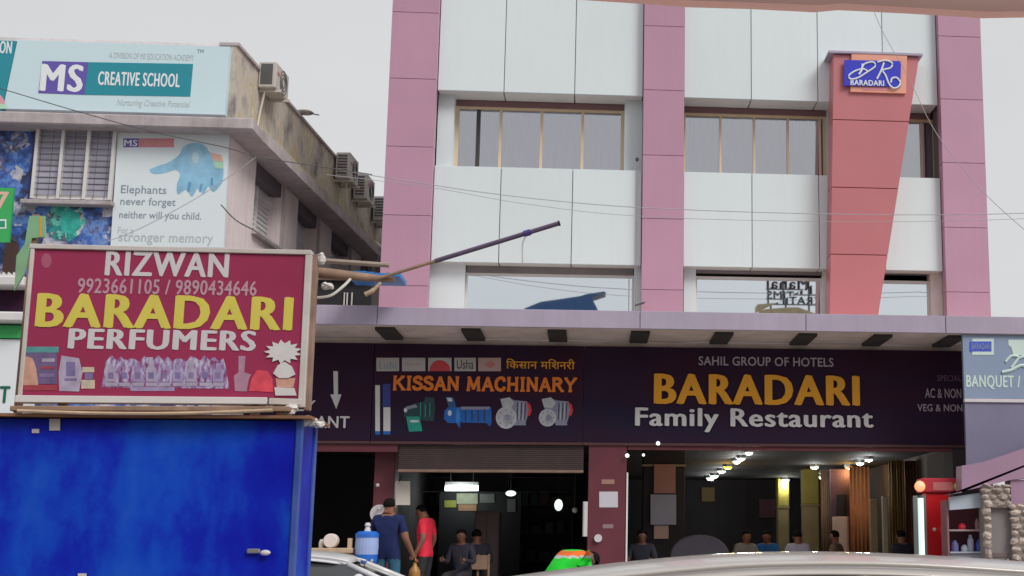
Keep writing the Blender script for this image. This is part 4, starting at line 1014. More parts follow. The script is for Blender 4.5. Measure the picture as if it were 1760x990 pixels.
# base plates on the parapet
a1, p1, r1 = ac_unit(458, 150, .16, 'nearest outdoor unit with dark end vent, above the stained parapet corner', 46.5)
a2, p2, r2 = ac_unit(588, 306, .2, 'grey outdoor unit halfway along the parapet with a hanging pipe', 46)
a3, p3, r3 = ac_unit(618, 341, .2, 'grey outdoor unit right behind the one with the pipe', 44)
a4, p4, r4 = ac_unit(651, 378, .2, 'farthest outdoor unit, mostly hidden by the mauve pillar', 42)
for a_, p_, r_ in ((a1, p1, r1), (a2, p2, r2), (a3, p3, r3), (a4, p4, r4)):
    c_ = p_ + r_ @ Vector((-.23, .1, .0)); MB().obox(c_ + r_ @ Vector((-.02, -.02, .07)), r_, .015, .15, .16).build('wall_plate', M['frame_w'], a_)
MB().tube(spline([p2 + r2 @ Vector((.05, .2, -.02)), p2 + r2 @ Vector((.02, .3, -.35)), p2 + r2 @ Vector((.05, .45, -.7)), p2 + r2 @ Vector((-.1, .4, -1.0))], 5), .022, 6).build('pipe', M['pvc'], a2)
MB().tube(spline([p1 + r1 @ Vector((-.05, .1, -.02)), p1 + r1 @ Vector((-.12, .12, -.4)), p1 + r1 @ Vector((-.14, .05, -.8))], 5), .02, 6).build('pipe', M['pvc'], a1)
pd_s, pd_z = s_at(516, 204, 0)
dsh = thing('dish_antenna', SP(pd_s, -.1, zpar + .04), 'small dish on the parapet edge between the outdoor units', 'dish')
dc = SP(pd_s, .08, zpar + .12)
MB().ell(dc, .17, .17, .035, 16, 6).build('reflector', M['ac'], dsh, smooth=True); MB().tube([SP(pd_s, -.1, zpar + .04), dc], .02, 6).build('mast', M['grille'], dsh); MB().tube([dc, dc + Vector((.28, -.05, -.06))], .012, 6).build('feed_arm', M['grille'], dsh)
s_, z_ = s_at(640, 415, .3)
ta = SP(s_, .0, z_ + .18); tb = SP(s_ + .15, .5, z_ - .12)
tag(MB().tube([ta, tb], .05, 8).build('drain_pipe', M['alu']), 'short white pipe sticking out of the parapet near the mauve pillar', 'pipe')
MB()
tag(MB().tube(spline([tb, tb + Vector((-.15, .1, -.35)), tb + Vector((-.35, .3, -.8))], 6), .018, 6).build('hanging_cable', M['cable_w']), 'pale cable drooping from the short white pipe', 'cable')

# ================================================================== BLUE KIOSK AND ITS SIGN
KY = 11.0
kx1 = at(504, 850, KY).x; kz1 = at(300, 722, KY).z; kx0 = kx1 - 3.1
kd = .62
kio = thing('blue_kiosk', ((kx0 + kx1) / 2, KY, ZF), 'blue painted tin kiosk filling the lower left', 'kiosk')
sw = [kx0, kx0 + .55, kx1]
for a, b in zip(sw[:-1], sw[1:]):
    # slightly dented sheet
    nx, nzz = 24, 20; vs = []; rr = random.Random(int(a * 100))
    for j in range(nzz + 1):
        for i in range(nx + 1):
            x = lerp(a + .002, b - .002, i / nx); z = lerp(ZF + .08, kz1, j / nzz)
            edge = i in (0, nx) or j in (0, nzz)
            vs.append((x, KY + (0 if edge else .010 * math.sin(x * 3.1 + z * 2.0) + rr.uniform(-.003, .003)), z))
    fs = [(j * (nx + 1) + i, j * (nx + 1) + i + 1, (j + 1) * (nx + 1) + i + 1, (j + 1) * (nx + 1) + i) for j in range(nzz) for i in range(nx)]
    MB()._add(vs, fs).build('front_sheet', M['kblue'], kio, smooth=True)
bx('core', M['kblue'], kio, kx0 + .02, kx1 - .02, KY + .03, KY + kd, ZF + .06, kz1 - .01)
bx('corner_post', M['kiosk_edge'], kio, kx1 - .005, kx1 + .045, KY - .02, KY + .05, ZF, kz1 + .01, .008)
bx('corner_post', M['kiosk_edge'], kio, kx1 - .005, kx1 + .04, KY + kd - .06, KY + kd + .01, ZF, kz1 + .01, .008)
bx('side_sheet', M['kblue'], kio, kx1 + .0, kx1 + .02, KY + .05, KY + kd - .06, ZF + .06, kz1)
bx('base_rail', M['kiosk_edge'], kio, kx0, kx1 - .006, KY - .015, KY + kd, ZF, ZF + .07)
bx('roof_sheet', mat('rusty roof tin', (.25, .12, .06), .7, var=.3, scale=5), kio, kx0 - .05, kx1 + .12, KY - .10, KY + kd + .08, kz1 + .012, kz1 + .035)
for zz_ in (.7,): bx('lock_hasp', M['steel'], kio, at(425, 947, KY).x, at(448, 947, KY).x, KY - .03, KY - .001, at(430, 951, KY).z, at(430, 943, KY).z, .008)
p = at(456, 950, KY - .03); MB().ell(p, .04, .02, .022, 10, 8).build('padlock', M['rwhite'], kio, smooth=True)
for px, py, w_, h_ in ((95, 730, 18, 20), (62, 741, 12, 7), (142, 988, 14, 5)):
    dbox(kio, 'paint_chip', (px - w_ / 2, py - h_ / 2, px + w_ / 2, py + h_ / 2), KY - .001, M['frame_w'], .014)
# wooden planks between kiosk roof and sign
def plank(name, pa, pb, Y, r, m, label, cat='plank'):
    a, b = at(*pa, Y), at(*pb, Y)
    d = (b - a).normalized(); yv = Vector((0, 1, 0)); zv = d.cross(yv)
    ax = Matrix((d, yv, zv)).transposed()
    return tag(MB().obox((a + b) / 2, ax, (b - a).length / 2, r[0], r[1]).build(name, m, None, .006), label, cat)
plank('wooden_plank', (22, 703), (500, 704), KY - .04, (.06, .02), M['wood'], 'long brown plank lying on the kiosk roof under the sign')
a, b = at(30, 706, KY - .12), at(468, 705, KY - .12)
tag(MB().tube(spline([a, a.lerp(b, .3) + Vector((0, 0, -.02)), a.lerp(b, .65) + Vector((0, 0, -.022)), b], 5), .014, 7).build('bamboo_cane', M['wood_l']), 'thin tan cane along the front of the kiosk roof', 'cane')
# sign board
NY = KY + .06
sg = thing('perfume_signboard', at(285, 695, NY), 'maroon perfume shop signboard standing on the blue kiosk', 'signboard')
c_tl, c_tr, c_bl, c_br = (56, 420), (533, 431), (31, 694), (521, 697)
def NP(p_): q_ = at(*p_, NY); return (q_.x, q_.z)
MB().prism([NP((37, 680)), NP((518, 684)), NP((528, 438)), NP((60, 428))], NY, NY + .06).build('panel', M['maroon'], sg)
def bar(name, a, b, w_, m, d0=.02, d1=.08):
    A, B_ = Vector(NP(a)), Vector(NP(b)); d = (B_ - A).normalized(); n_ = Vector((-d.y, d.x)) * w_ / 2
    return MB().prism([tuple(A + n_), tuple(A - n_), tuple(B_ - n_), tuple(B_ + n_)], NY - d0, NY + d1).build(name, m, sg, .004)
bar('top_rail', (52, 423.5), (536, 434.5), .038, M['frame_w']); bar('bottom_rail', (28, 686), (460, 689.5), .055, M['alu'], .03, .09)
bar('side_rail', (57, 428), (35, 680), .03, M['frame_w'], .018); bar('side_rail', (531, 438), (518, 700), .05, M['frame_w'], .018)
bar('timber_back', (539, 436), (525, 704), .045, mat('dark edge timber', (.30, .19, .15), .8, var=.25, scale=6), -.03, .12); bar('bottom_rail', (463, 690), (519, 691.5), .05, M['frame_w'], .025, .09)
text(sg, 'RIZWAN', (183, 434, 392, 475), NY, M['rwhite'], .004, .04)
text(sg, '9923661105 / 9890434646', (134, 481, 441, 506), NY, M['rpink'], .003, .025)
text(sg, 'BARADARI', (66, 508, 500, 564), NY, M['yellow'], .005, .05)
text(sg, 'PERFUMERS', (120, 567, 438, 601), NY, M['rwhite'], .004, .05)
# printed bottles along the bottom
pp = [mat('print %d' % i, c_, .5, var=.25, scale=11) for i, c_ in enumerate([(.10, .32, .33), (.16, .11, .24), (.62, .34, .26), (.40, .05, .08), (.42, .36, .50), (.24, .17, .36), (.60, .50, .40), (.36, .28, .48), (.72, .07, .11), (.20, .16, .36)])]
dbox(sg, 'printed_shelf', (38, 596, 101, 606), NY, pp[0], .004); dbox(sg, 'printed_shelf', (37, 606.3, 98, 660), NY, pp[1], .003)
decal(sg, 'printed_face', [(36, 662), (36, 622), (46, 612), (56, 616), (62, 632), (66, 662)], NY - .003, pp[2], .002); dbox(sg, 'printed_strip', (34, 662, 98, 671), NY, pp[3], .004)
dbox(sg, 'printed_label', (72, 616, 94, 622), NY - .003, pp[4], .002); dbox(sg, 'printed_label', (70, 630, 92, 634), NY - .003, pp[3], .002); dbox(sg, 'printed_label', (68, 642, 94, 648), NY - .003, pp[5], .002)
decal(sg, 'printed_bottle', [(102, 672), (136, 673), (142, 640), (136, 616), (106, 611), (101, 640)], NY, pp[4], .004); dbox(sg, 'printed_label', (114, 622, 129, 646), NY - .004, pp[9], .002); dbox(sg, 'printed_label', (111, 650, 132, 654), NY - .004, pp[5], .002)
dbox(sg, 'printed_jar', (142, 631, 162, 640), NY, pp[6], .004); dbox(sg, 'printed_jar', (140, 653, 163, 668), NY, pp[6], .004); dbox(sg, 'printed_jar', (146, 641, 160, 652), NY, pp[9], .003)
PM = ramp_mat('blurred bottle print', [(.34, (.20, .03, .12)), (.42, (.30, .10, .24)), (.50, (.34, .26, .50)), (.58, (.50, .44, .62)), (.68, (.62, .58, .66))], 9, .5, stretch=(3.0, 1, 1.2), detail=3)
PM2 = ramp_mat('blurred shelf print', [(.34, (.10, .07, .22)), (.44, (.24, .16, .34)), (.52, (.60, .32, .26)), (.6, (.46, .10, .16)), (.7, (.60, .50, .56))], 8, .5, stretch=(1.2, 1, 2.4), detail=3)
pp[1] = PM2
decal(sg, 'printed_glow', [(174, 666), (394, 668), (390, 640), (386, 622)] + [(384 - 8 * k, 622 - (6, 1, 9, 3, 12, 2, 7, 10, 0, 5)[k % 10]) for k in range(25)] + [(182, 622), (178, 644)], NY, PM, .002)
for i in range(9):
    xx = 182 + i * 23; hgt = (26, 34, 22, 38, 30, 26, 33, 24, 28)[i]
    decal(sg, 'printed_bottle', [(xx, 656), (xx + 18, 656.5), (xx + 18, 656 - hgt * .55), (xx + 13, 654 - hgt * .7), (xx + 12, 652 - hgt), (xx + 5, 652 - hgt), (xx + 5, 654 - hgt * .7), (xx, 656 - hgt * .55)], NY - .002, (pp[4], PM, pp[7])[i % 3], .004)
    dbox(sg, 'printed_label', (xx + 4, 640, xx + 13, 650), NY - .006, pp[(5, 9)[i % 2]], .002)
    dbox(sg, 'printed_base', (xx, 657.5, xx + 19, 664), NY - .002, pp[4], .003)
dbox(sg, 'printed_tray', (224, 665, 300, 672), NY, pp[7], .003)
decal(sg, 'printed_bottle', [(404, 672), (424, 673), (428, 650), (432, 644), (420, 640), (422, 612), (410, 612), (410, 640), (402, 646)], NY, mat('print rose', (.45, .24, .34), .5, var=.2, scale=9), .003)
decal(sg, 'printed_red_flower', [(428, 672), (432, 652), (442, 636), (460, 638), (468, 650), (470, 674)], NY, pp[8], .004)
sp_ = []
for k in range(26):
    a_ = 2 * math.pi * k / 26; r_ = 1.0 if k % 2 else .68
    sp_.append((487 + 33 * r_ * math.cos(a_), 605 + 21 * r_ * math.sin(a_)))
wf = mat('white flower', (.68, .66, .66), .5, var=.08, scale=8)
decal(sg, 'white_flower', sp_, NY, wf, .012); decal(sg, 'white_flower', [(470, 642), (478, 628), (490, 622), (502, 630), (508, 644), (496, 650), (480, 650)], NY, wf, .014)
decal(sg, 'flower_stem', [(474, 650), (508, 650), (504, 666), (476, 666)], NY, pp[2], .006); decal(sg, 'white_flower', [(472, 666), (506, 667), (510, 680), (474, 680)], NY, wf, .012)
decal(sg, 'worn_patch', circ(80, 448, 9, 13, 12), NY, mat('faded maroon', (.42, .10, .18), .5, var=.2), .002)
# posts that hold the sign on the kiosk roof
for px in (110, 440):
    a = at(px, 690, NY + .1); bx('post', M['wood'], sg, a.x - .03, a.x + .03, NY + .06, NY + .12, kz1 + .036, a.z + .5)
# tied plastic at the sign corner
def bag(px, py, Y, rx, rz, label, sd):
    random.seed(sd); p = at(px, py, Y); q = MB()
    for k in range(4):
        o_ = Vector((random.uniform(-.5, .5) * rx, random.uniform(-.02, .02), random.uniform(-.4, .4) * rz))
        q.ell(p + o_, rx * .7, .04, rz * .7, 9, 6, .28)
    return tag(q.build('plastic_bag', M['plastic']), label, 'plastic bag', 'crumpled plastic tied to the sign')
bag(505, 705, NY - .03, .07, .045, 'crumpled white plastic tied at the lower right sign corner', 1)
bag(528, 722, NY + .02, .08, .05, 'white plastic rag hanging over the kiosk corner', 2)
bag(548, 730, NY + .05, .05, .03, 'small white rag beside the kiosk corner below the sign', 3)
bag(554, 447, NY + .1, .045, .05, 'white rag knotted at the upper right of the maroon sign', 4)
bag(562, 492, NY + .1, .05, .03, 'pale rag hanging below the brown log', 5)
# log, plank and steel pole behind the sign
LYg = KY + .45
a, b = at(470, 462, LYg), at(678, 481, LYg)
tag(MB().tube([a, a.lerp(b, .5), b], [.05, .046, .022], 10).build('wooden_log', M['wood'], None, 0, True), 'brown log end sticking out right of the maroon sign', 'log')
a, b = at(500, 452, LYg + .05), at(668, 464, LYg + .05)
d = (b - a).normalized(); ax = Matrix((d, Vector((0, 1, 0)), d.cross(Vector((0, 1, 0))))).transposed()
tag(MB().obox((a + b) / 2 + Vector((0, 0, .04)), ax, (b - a).length / 2, .05, .012).build('pale_plank', mat('grey plank', (.40, .33, .28), .8, var=.2, scale=5), None, .004), 'pale plank resting on the brown log', 'plank')
pole = thing('steel_pole', at(668, 474, LYg - .05), 'long purplish steel pole slanting up from the log', 'pole')
A, B_ = at(655, 477, LYg - .05), at(960, 384, LYg - .05)
MB().tube([A, A.lerp(B_, .35)], .015, 8).build('thin_section', M['wood'], pole); MB().tube([A.lerp(B_, .3), B_], .020, 10).build('tube', M['pole'], pole)
MB().tube([A.lerp(B_, .80), A.lerp(B_, .84)], .027, 10).build('collar', mat('violet tape', (.07, .04, .22), .5), pole); MB().tube([B_, B_ + (B_ - A) * .008], .024, 10).build('end_cap', M['black'], pole)
a = A.lerp(B_, .82); MB().tube(spline([a, a + Vector((-.02, 0, -.05)), a + Vector((-.035, 0, -.1)), a + Vector((-.03, 0, -.26))], 4), .008, 6).build('hanging_tape', mat('clear tape', (.55, .57, .58), .4), pole)
# posts under the log, hidden by the sign
a = at(500, 470, LYg); tag(MB().box(a.x - .04, a.x + .04, LYg - .04, LYg + .04, kz1 + .036, a.z - .06).build('wooden_post', M['wood']), 'wooden post behind the maroon sign holding the log', 'post')
tag(MB().tube(spline([at(540, 512, NY + .12), at(568, 508, NY + .14), at(590, 492, NY + .2), at(602, 480, LYg - .07)], 5), .012, 6).build('hanging_cable', M['cable_w']), 'white cable looping from the sign to the log', 'cable')
tag(MB().tube(spline([at(655, 486, LYg - .06), at(640, 500, LYg - .06), at(628, 506, LYg - .05)], 4), [.015] * 4 + [.02] * 4 + [.022], 7).build('cloth_rag', M['wood_l']), 'tan rag hanging from the end of the log', 'rag')
q = MB(); a = at(596, 470, 20.5); b = at(652, 470, 20.5)
for j in range(8):
    x = lerp(a.x, b.x + .3, j / 8); q.box(x, x + (b.x + .3 - a.x) / 8 - .002, 20.5, 21.3, a.z - .03, a.z + .03 + .015 * math.sin(j))
q.build('t', M['tarp']); o = bpy.data.objects['t']; o.name = 'blue_tarp'; tag(o, 'blue tarp lying on the canopy behind the brown log', 'tarp')
# added block whose black stands for the dark void, and pipes on the canopy
t = thing('void_block', (at(590, 528, 22.3).x, 22.4, zf1 - .02), 'black block painted for the dark void between the sign and the mauve pillar', 'shed')
xa, xb = at(470, 510, 22.2).x, at(647, 510, 22.2).x
zt_ = at(590, 492, 22.2).z
bx('wall', M['black'], t, xa, xb, 21.7, 21.9, zf1 - .02, zt_); bx('roof', M['ledge'], t, xa - .05, xb, 21.6, 21.95, zt_ + .003, zt_ + .06)
for px in (592, 597, 605): xx = at(px, 510, 21.69).x; MB().tube([(xx, 21.68, zf1 - .02), (xx, 21.68, zf1 + .26)], .012, 6).build('pipe', M['pvc'], t)
# pale green cloth by the sign, shop front further left
YG = KY + .5
MBc = [(52, 372), (78, 372), (80, 408), (56, 410), (50, 440), (44, 470), (26, 500), (30, 440), (44, 420)]
gc = thing('green_banner', at(52, 470, YG), 'pale green cloth banner hanging left of the maroon sign', 'banner')
decal(gc, 'cloth', MBc, YG, mat('pale green cloth', (.24, .46, .27), .7, var=.15, scale=6), .02)
dbox(gc, 'gold_stripe', (68, 373, 71, 407), YG - .02, M['gold'], .003)
bx('pole', M['wood'], gc, at(50, 470, YG + .05).x, at(50, 470, YG + .05).x + .05, YG + .002, YG + .05, kz1 + .036, at(50, 368, YG).z)
t, X0, X1, Z0, Z1 = board_box('shop_front', (-400, 478, 40, 700), 16.0, .1, None, 'white shop front with green band behind the kiosk at far left', 'shop')
zf = lambda y: at(20, y, 16.0).z
xr = at(46, 560, 16).x
bx('wall', M['print_white'], t, X0, at(40, 640, 16).x, 16.0, 16.4, ZF, zf(583)); bx('green_band', M['green'], t, X0, xr - .02, 15.97, 16.4, zf(581.5), zf(560))
bx('beam', M['alu'], t, X0, xr + .04, 15.8, 16.4, zf(557), zf(540), .02); bx('dark_panel', M['board'], t, X0, xr - .03, 16.05, 16.4, zf(539), zf(498)); bx('beam', M['alu'], t, X0, xr, 15.8, 16.4, zf(497), zf(479), .02)  # solid panel; darkness between the beams is put into its colour
text(t, 'FT', (-12, 664, 16, 692), 16.0, mat('dark green letter', (.005, .13, .07), .5), .006, .04)
for k in range(5):
    xx = at(2 + 9 * k, 470, 15.95).x; MB()._add([(xx - .03, 15.9, zf(478)), (xx + .04, 15.9, zf(478)), (xx - .02, 15.9, zf(470)), (xx - .03, 15.95, zf(478)), (xx + .04, 15.95, zf(478)), (xx - .02, 15.95, zf(470))], [(0, 1, 2), (5, 4, 3), (0, 3, 4, 1), (1, 4, 5, 2), (2, 5, 3, 0)]).build('edge_spike', M['alu'], t)
# brown trunk and blue strip at far left
p = at(8, 470, 15.9); tag(MB().box(p.x - .05, p.x + .05, 15.95, 16.1, zf(479) + .001, at(8, 418, 16).z).build('timber_stub', mat('dark timber', (.06, .03, .025), .8)), 'dark timber stub above the white shop beam at far left', 'timber')

# ================================================================== RIGHT SIDE: BANQUET ENTRANCE
QY = CY0 + .06
t, X0, X1, Z0, Z1 = board_box('banquet_signboard', (1656, 577, 2050, 693), QY, .1, None, 'blue grey signboard reading Banquet at the right edge')
zq1 = zf0 - .006
bx('panel', M['bluegrey'], t, X0, X1, QY, QY + .08, Z0 + .06, zq1, .004); bx('bottom_rail', M['rwhite'], t, X0, X1, QY - .01, QY + .08, Z0, Z0 + .057, .004)
text(t, 'BANQUET / CONFERENCE', (1661, 646, 1872, 670), QY, M['mint_l'], .006, .04)
dbox(t, 'logo_plate', (1671, 582, 1708, 610), QY, M['mint_l'], .006); dbox(t, 'logo_block', (1667, 587, 1704, 604), QY - .006, mat('logo blue 2', (.06, .10, .62), .4), .004)
text(t, 'BARADARI', (1670, 590, 1702, 600), QY - .01, M['bluegrey'], .003, .02)
decal(t, 'crown_mark', [(1733, 584), (1790, 584), (1792, 594), (1782, 596), (1782, 610), (1742, 611), (1738, 597), (1733, 593)], QY, M['mint_l'], .006)
for pts, w_ in (([(1722, 640), (1738, 636), (1756, 628), (1775, 634), (1800, 640)], 6), ([(1728, 622), (1738, 612), (1750, 614), (1744, 624), (1738, 632)], 5), ([(1750, 616), (1764, 612), (1772, 620), (1758, 630)], 5)):
    ribbon(t, 'script_letter', spline(pts), w_, QY, M['mint_l'], .004)
# grey sheet below the sign, with its lower edge rising to the right
MB().prism([(X0 + .01, at(1661, 806, QY).z), (X1, at(1990, 690, QY).z), (X1, Z0 - .004), (X0 + .01, Z0 - .004)], QY + .02, QY + .07).build('lower_sheet', M['bluegrey_d'], t)
# mauve porch wall in front of it, stone door frame
ent = thing('banquet_entrance', at(1720, 950, 20.9), 'stone framed banquet doorway with mauve sheet porch at the right edge', 'entrance')
ent.location.z = ZP
EY = 20.9
def EP(px, py, Y=EY): q_ = at(px, py, Y); return (q_.x, q_.z)
MB().prism([EP(1655, 800), EP(1700, 792), EP(1764, 770), EP(2040, 690), EP(2040, 800), EP(1742, 824), EP(1632, 850), EP(1655, 846)], EY + .06, EY + .4).build('porch_wall', M['mauve_wall'], ent)
xa, xb = EP(1742, 850)[0], EP(2040, 850)[0]
MB().box(EP(1741, 850)[0], xb, EY + .1, EY + .4, ZP, EP(1760, 824)[1]).build('porch_wall', M['mauve_wall'], ent)
# mortar core for jambs and header
jl0, jl1 = EP(1690, 900)[0], EP(1706, 900)[0]; jr0, jr1 = EP(1738, 900)[0], EP(1768, 900)[0]
zh0, zh1 = EP(1715, 872)[1], EP(1715, 832)[1]; zjt = EP(1750, 866)[1]
bx('jamb_core', M['mortar'], ent, jl0 + .02, jl1 - .01, EY + .03, EY + .3, ZP, zh0); bx('jamb_core', M['mortar'], ent, jr0 + .02, jr1 - .02, EY + .03, EY + .3, ZP, zjt); bx('header_core', M['mortar'], ent, jl0 + .02, jr0 + .0, EY + .03, EY + .3, zh0, zh1 - .03)
def stones(x0, x1, z0, z1, seed, cw, chh):
    rr = random.Random(seed); z = z0
    while z < z1 - .03:
        h = min(chh * rr.uniform(.8, 1.25), z1 - z); x = x0 + rr.uniform(-.02, .02)
        while x < x1 - .02:
            w_ = min(cw * rr.uniform(.7, 1.3), x1 - x)
            if x1 - x - w_ < .04: w_ = x1 - x
            MB().ell((x + w_ / 2, EY + .05, z + h / 2), w_ / 2 * .98, .075 * rr.uniform(.8, 1.2), h / 2 * .98, 7, 4, .24, rot=Matrix.Rotation(rr.uniform(0, .5), 3, 'Y')).build('stone', M['stone'], ent)
            x += w_
        z += h
stones(jl0, jl1, ZP, zh0, 3, .16, .12); stones(jr0, jr1, ZP, zjt, 4, .17, .12); stones(jl0, jr0 + .03, zh0, zh1, 5, .15, .11)
dr = thing_part('door', ent, (jl1, EY + .15, ZP))
bx('leaf', M['doorgrey'], dr, jl1 - .01, jr0 + .02, EY + .12, EY + .17, ZP, zh0); bx('rail', mat('door rail', (.16, .12, .12), .6), dr, jl1 + .02, jr0 - .02, EY + .105, EY + .118, 1.3, 1.36); MB().ell((jr0 - .05, EY + .09, 1.25), .025, .03, .025, 8, 6).build('knob', M['steel'], dr, smooth=True)
# snack counter beside the doorway
SYc = 21.2
sn = thing('snack_counter', (GX(1660, 900, SYc), SYc, ZP), 'small snack counter with white header between red stall and stone doorway', 'counter')
def SNZ(y): return at(1660, y, SYc).z
x0, x1 = GX(1630, 900, SYc), GX(1690, 900, SYc)
MB().prism([(x0, SNZ(877)), (x1 + .04, SNZ(872)), (x1 + .04, SNZ(846)), (x0, SNZ(855))], SYc - .12, SYc - .04).build('header', mat('pale blue header', (.42, .47, .56), .5, var=.08), sn)
bx('back_panel', mat('counter back', (.12, .03, .05), .6, var=.2), sn, x0, x1, SYc + .3, SYc + .34, ZP, SNZ(860)); bx('shelf', mat('counter shelf', (.35, .26, .28), .6), sn, x0, x1, SYc - .04, SYc + .299, SNZ(913), SNZ(910))
bx('side_panel', mat('counter side', (.28, .12, .14), .6), sn, x0 - .03, x0 - .002, SYc - .04, SYc + .34, ZP, SNZ(860)); bx('front_panel', mat('counter front', (.32, .34, .42), .6), sn, x0, x1, SYc - .02, SYc + .02, ZP, SNZ(952))
bx('worktop', mat('counter top', (.40, .42, .50), .5), sn, x0, x1, SYc - .06, SYc + .29, SNZ(951), SNZ(948))
snc = [((1652, 889), (.06, .05, .055), (.62, .02, .04), 'round red pack on the upper counter shelf'), ((1678, 890), (.03, .03, .10), (.34, .20, .22), 'slim pinkish bottle on the upper counter shelf'),
       ((1640, 930), (.06, .05, .10), (.13, .13, .34), 'violet packet at the left of the lower counter shelf'), ((1657, 938), (.055, .05, .06), (.46, .52, .60), 'pale pot in front on the lower counter shelf'), ((1667, 922), (.05, .05, .15), (.38, .40, .58), 'tall pale lilac bottle on the lower counter shelf'),
       ((1682, 928), (.055, .05, .11), (.05, .08, .38), 'blue packet at the right of the lower counter shelf')]
for i, ((px, py), (a_, b_, h_), c_, l) in enumerate(snc):
    p = at(px, py, SYc + .1); zb = SNZ(910) + .002 if py < 900 else SNZ(948) + .002
    q = MB().lathe((p.x, SYc + .08, zb), [(a_, 0), (a_ * 1.05, h_ * .6), (a_ * .95, h_ * 1.2), (a_ * .5, h_ * 1.5), (a_ * .5, h_ * 1.7)], 12)
    tag(q.build('snack_pack', mat('snack %d' % i, c_, .5, var=.15)), l, 'packet', 'packs on the snack counter')
# red stall panel with wide header
RYs = 21.9
rd = thing('red_stall', (GX(1612, 900, RYs), RYs, ZP), 'tall red stall stand with a wider glowing header', 'stall')
x0, x1, z0, z1 = rect(1593, 845, 1634, 950, RYs); xh0, xh1, zh0_, zh1_ = rect(1574, 822, 1655, 847, RYs)
bx('column', M['redpanel'], rd, x0, x1, RYs, RYs + .3, ZP, zh0_ - .002, .01); bx('header', M['redtop'], rd, xh0 + .08, xh1 - .06, RYs - .05, RYs + .3, zh0_, zh1_, .02)
bx('header_text_strip', mat('faded header strip', (.55, .16, .16), .5, var=.2, scale=9), rd, GX(1602, 835, RYs), GX(1636, 835, RYs), RYs - .058, RYs - .051, at(1615, 843, RYs).z, at(1615, 829, RYs).z)
p = at(1581, 836, RYs - .05); MB().ell(p, .09, .06, .09, 12, 8).build('lamp', M['bulb_o'], rd, smooth=True); p = at(1646, 837, RYs - .05); MB().ell(p, .08, .06, .07, 12, 8).build('lamp', mat('olive lamp', (.42, .38, .08), .5), rd, smooth=True)
p = at(1624, 909, RYs - .03); MB().ell(p, .045, .04, .045, 10, 8).build('bulb', M['bulb'], rd, smooth=True); p = at(1606, 910, RYs - .03); MB().ell(p, .03, .03, .03, 10, 8).build('bulb', M['paper2'], rd, smooth=True)
YT = 20.3
pa, pb = at(1582, 856, YT), at(1583, 950, YT)
tl_ = thing('tube_light', (pb.x, YT, ZP), 'upright pale green glowing tube in front of the red stall', 'tube light')
MB().tube([(pa.x, YT, ZP + .06), (pa.x, YT, pa.z)], .045, 12).build('tube', M['tube_dim'], tl_); MB().lathe((pa.x, YT, ZP), [(.14, 0), (.14, .03), (.05, .06)], 14).build('foot', M['darkbar'], tl_); MB().ell((pa.x, YT, pa.z + .015), .046, .046, .03, 10, 6).build('cap', M['darkbar'], tl_)
slab('glass_screen', 1570, 1592, 852, 21.6, .04, mat('screen grey', (.20, .22, .22), .3), 'narrow grey screen left of the red stall', 'screen')

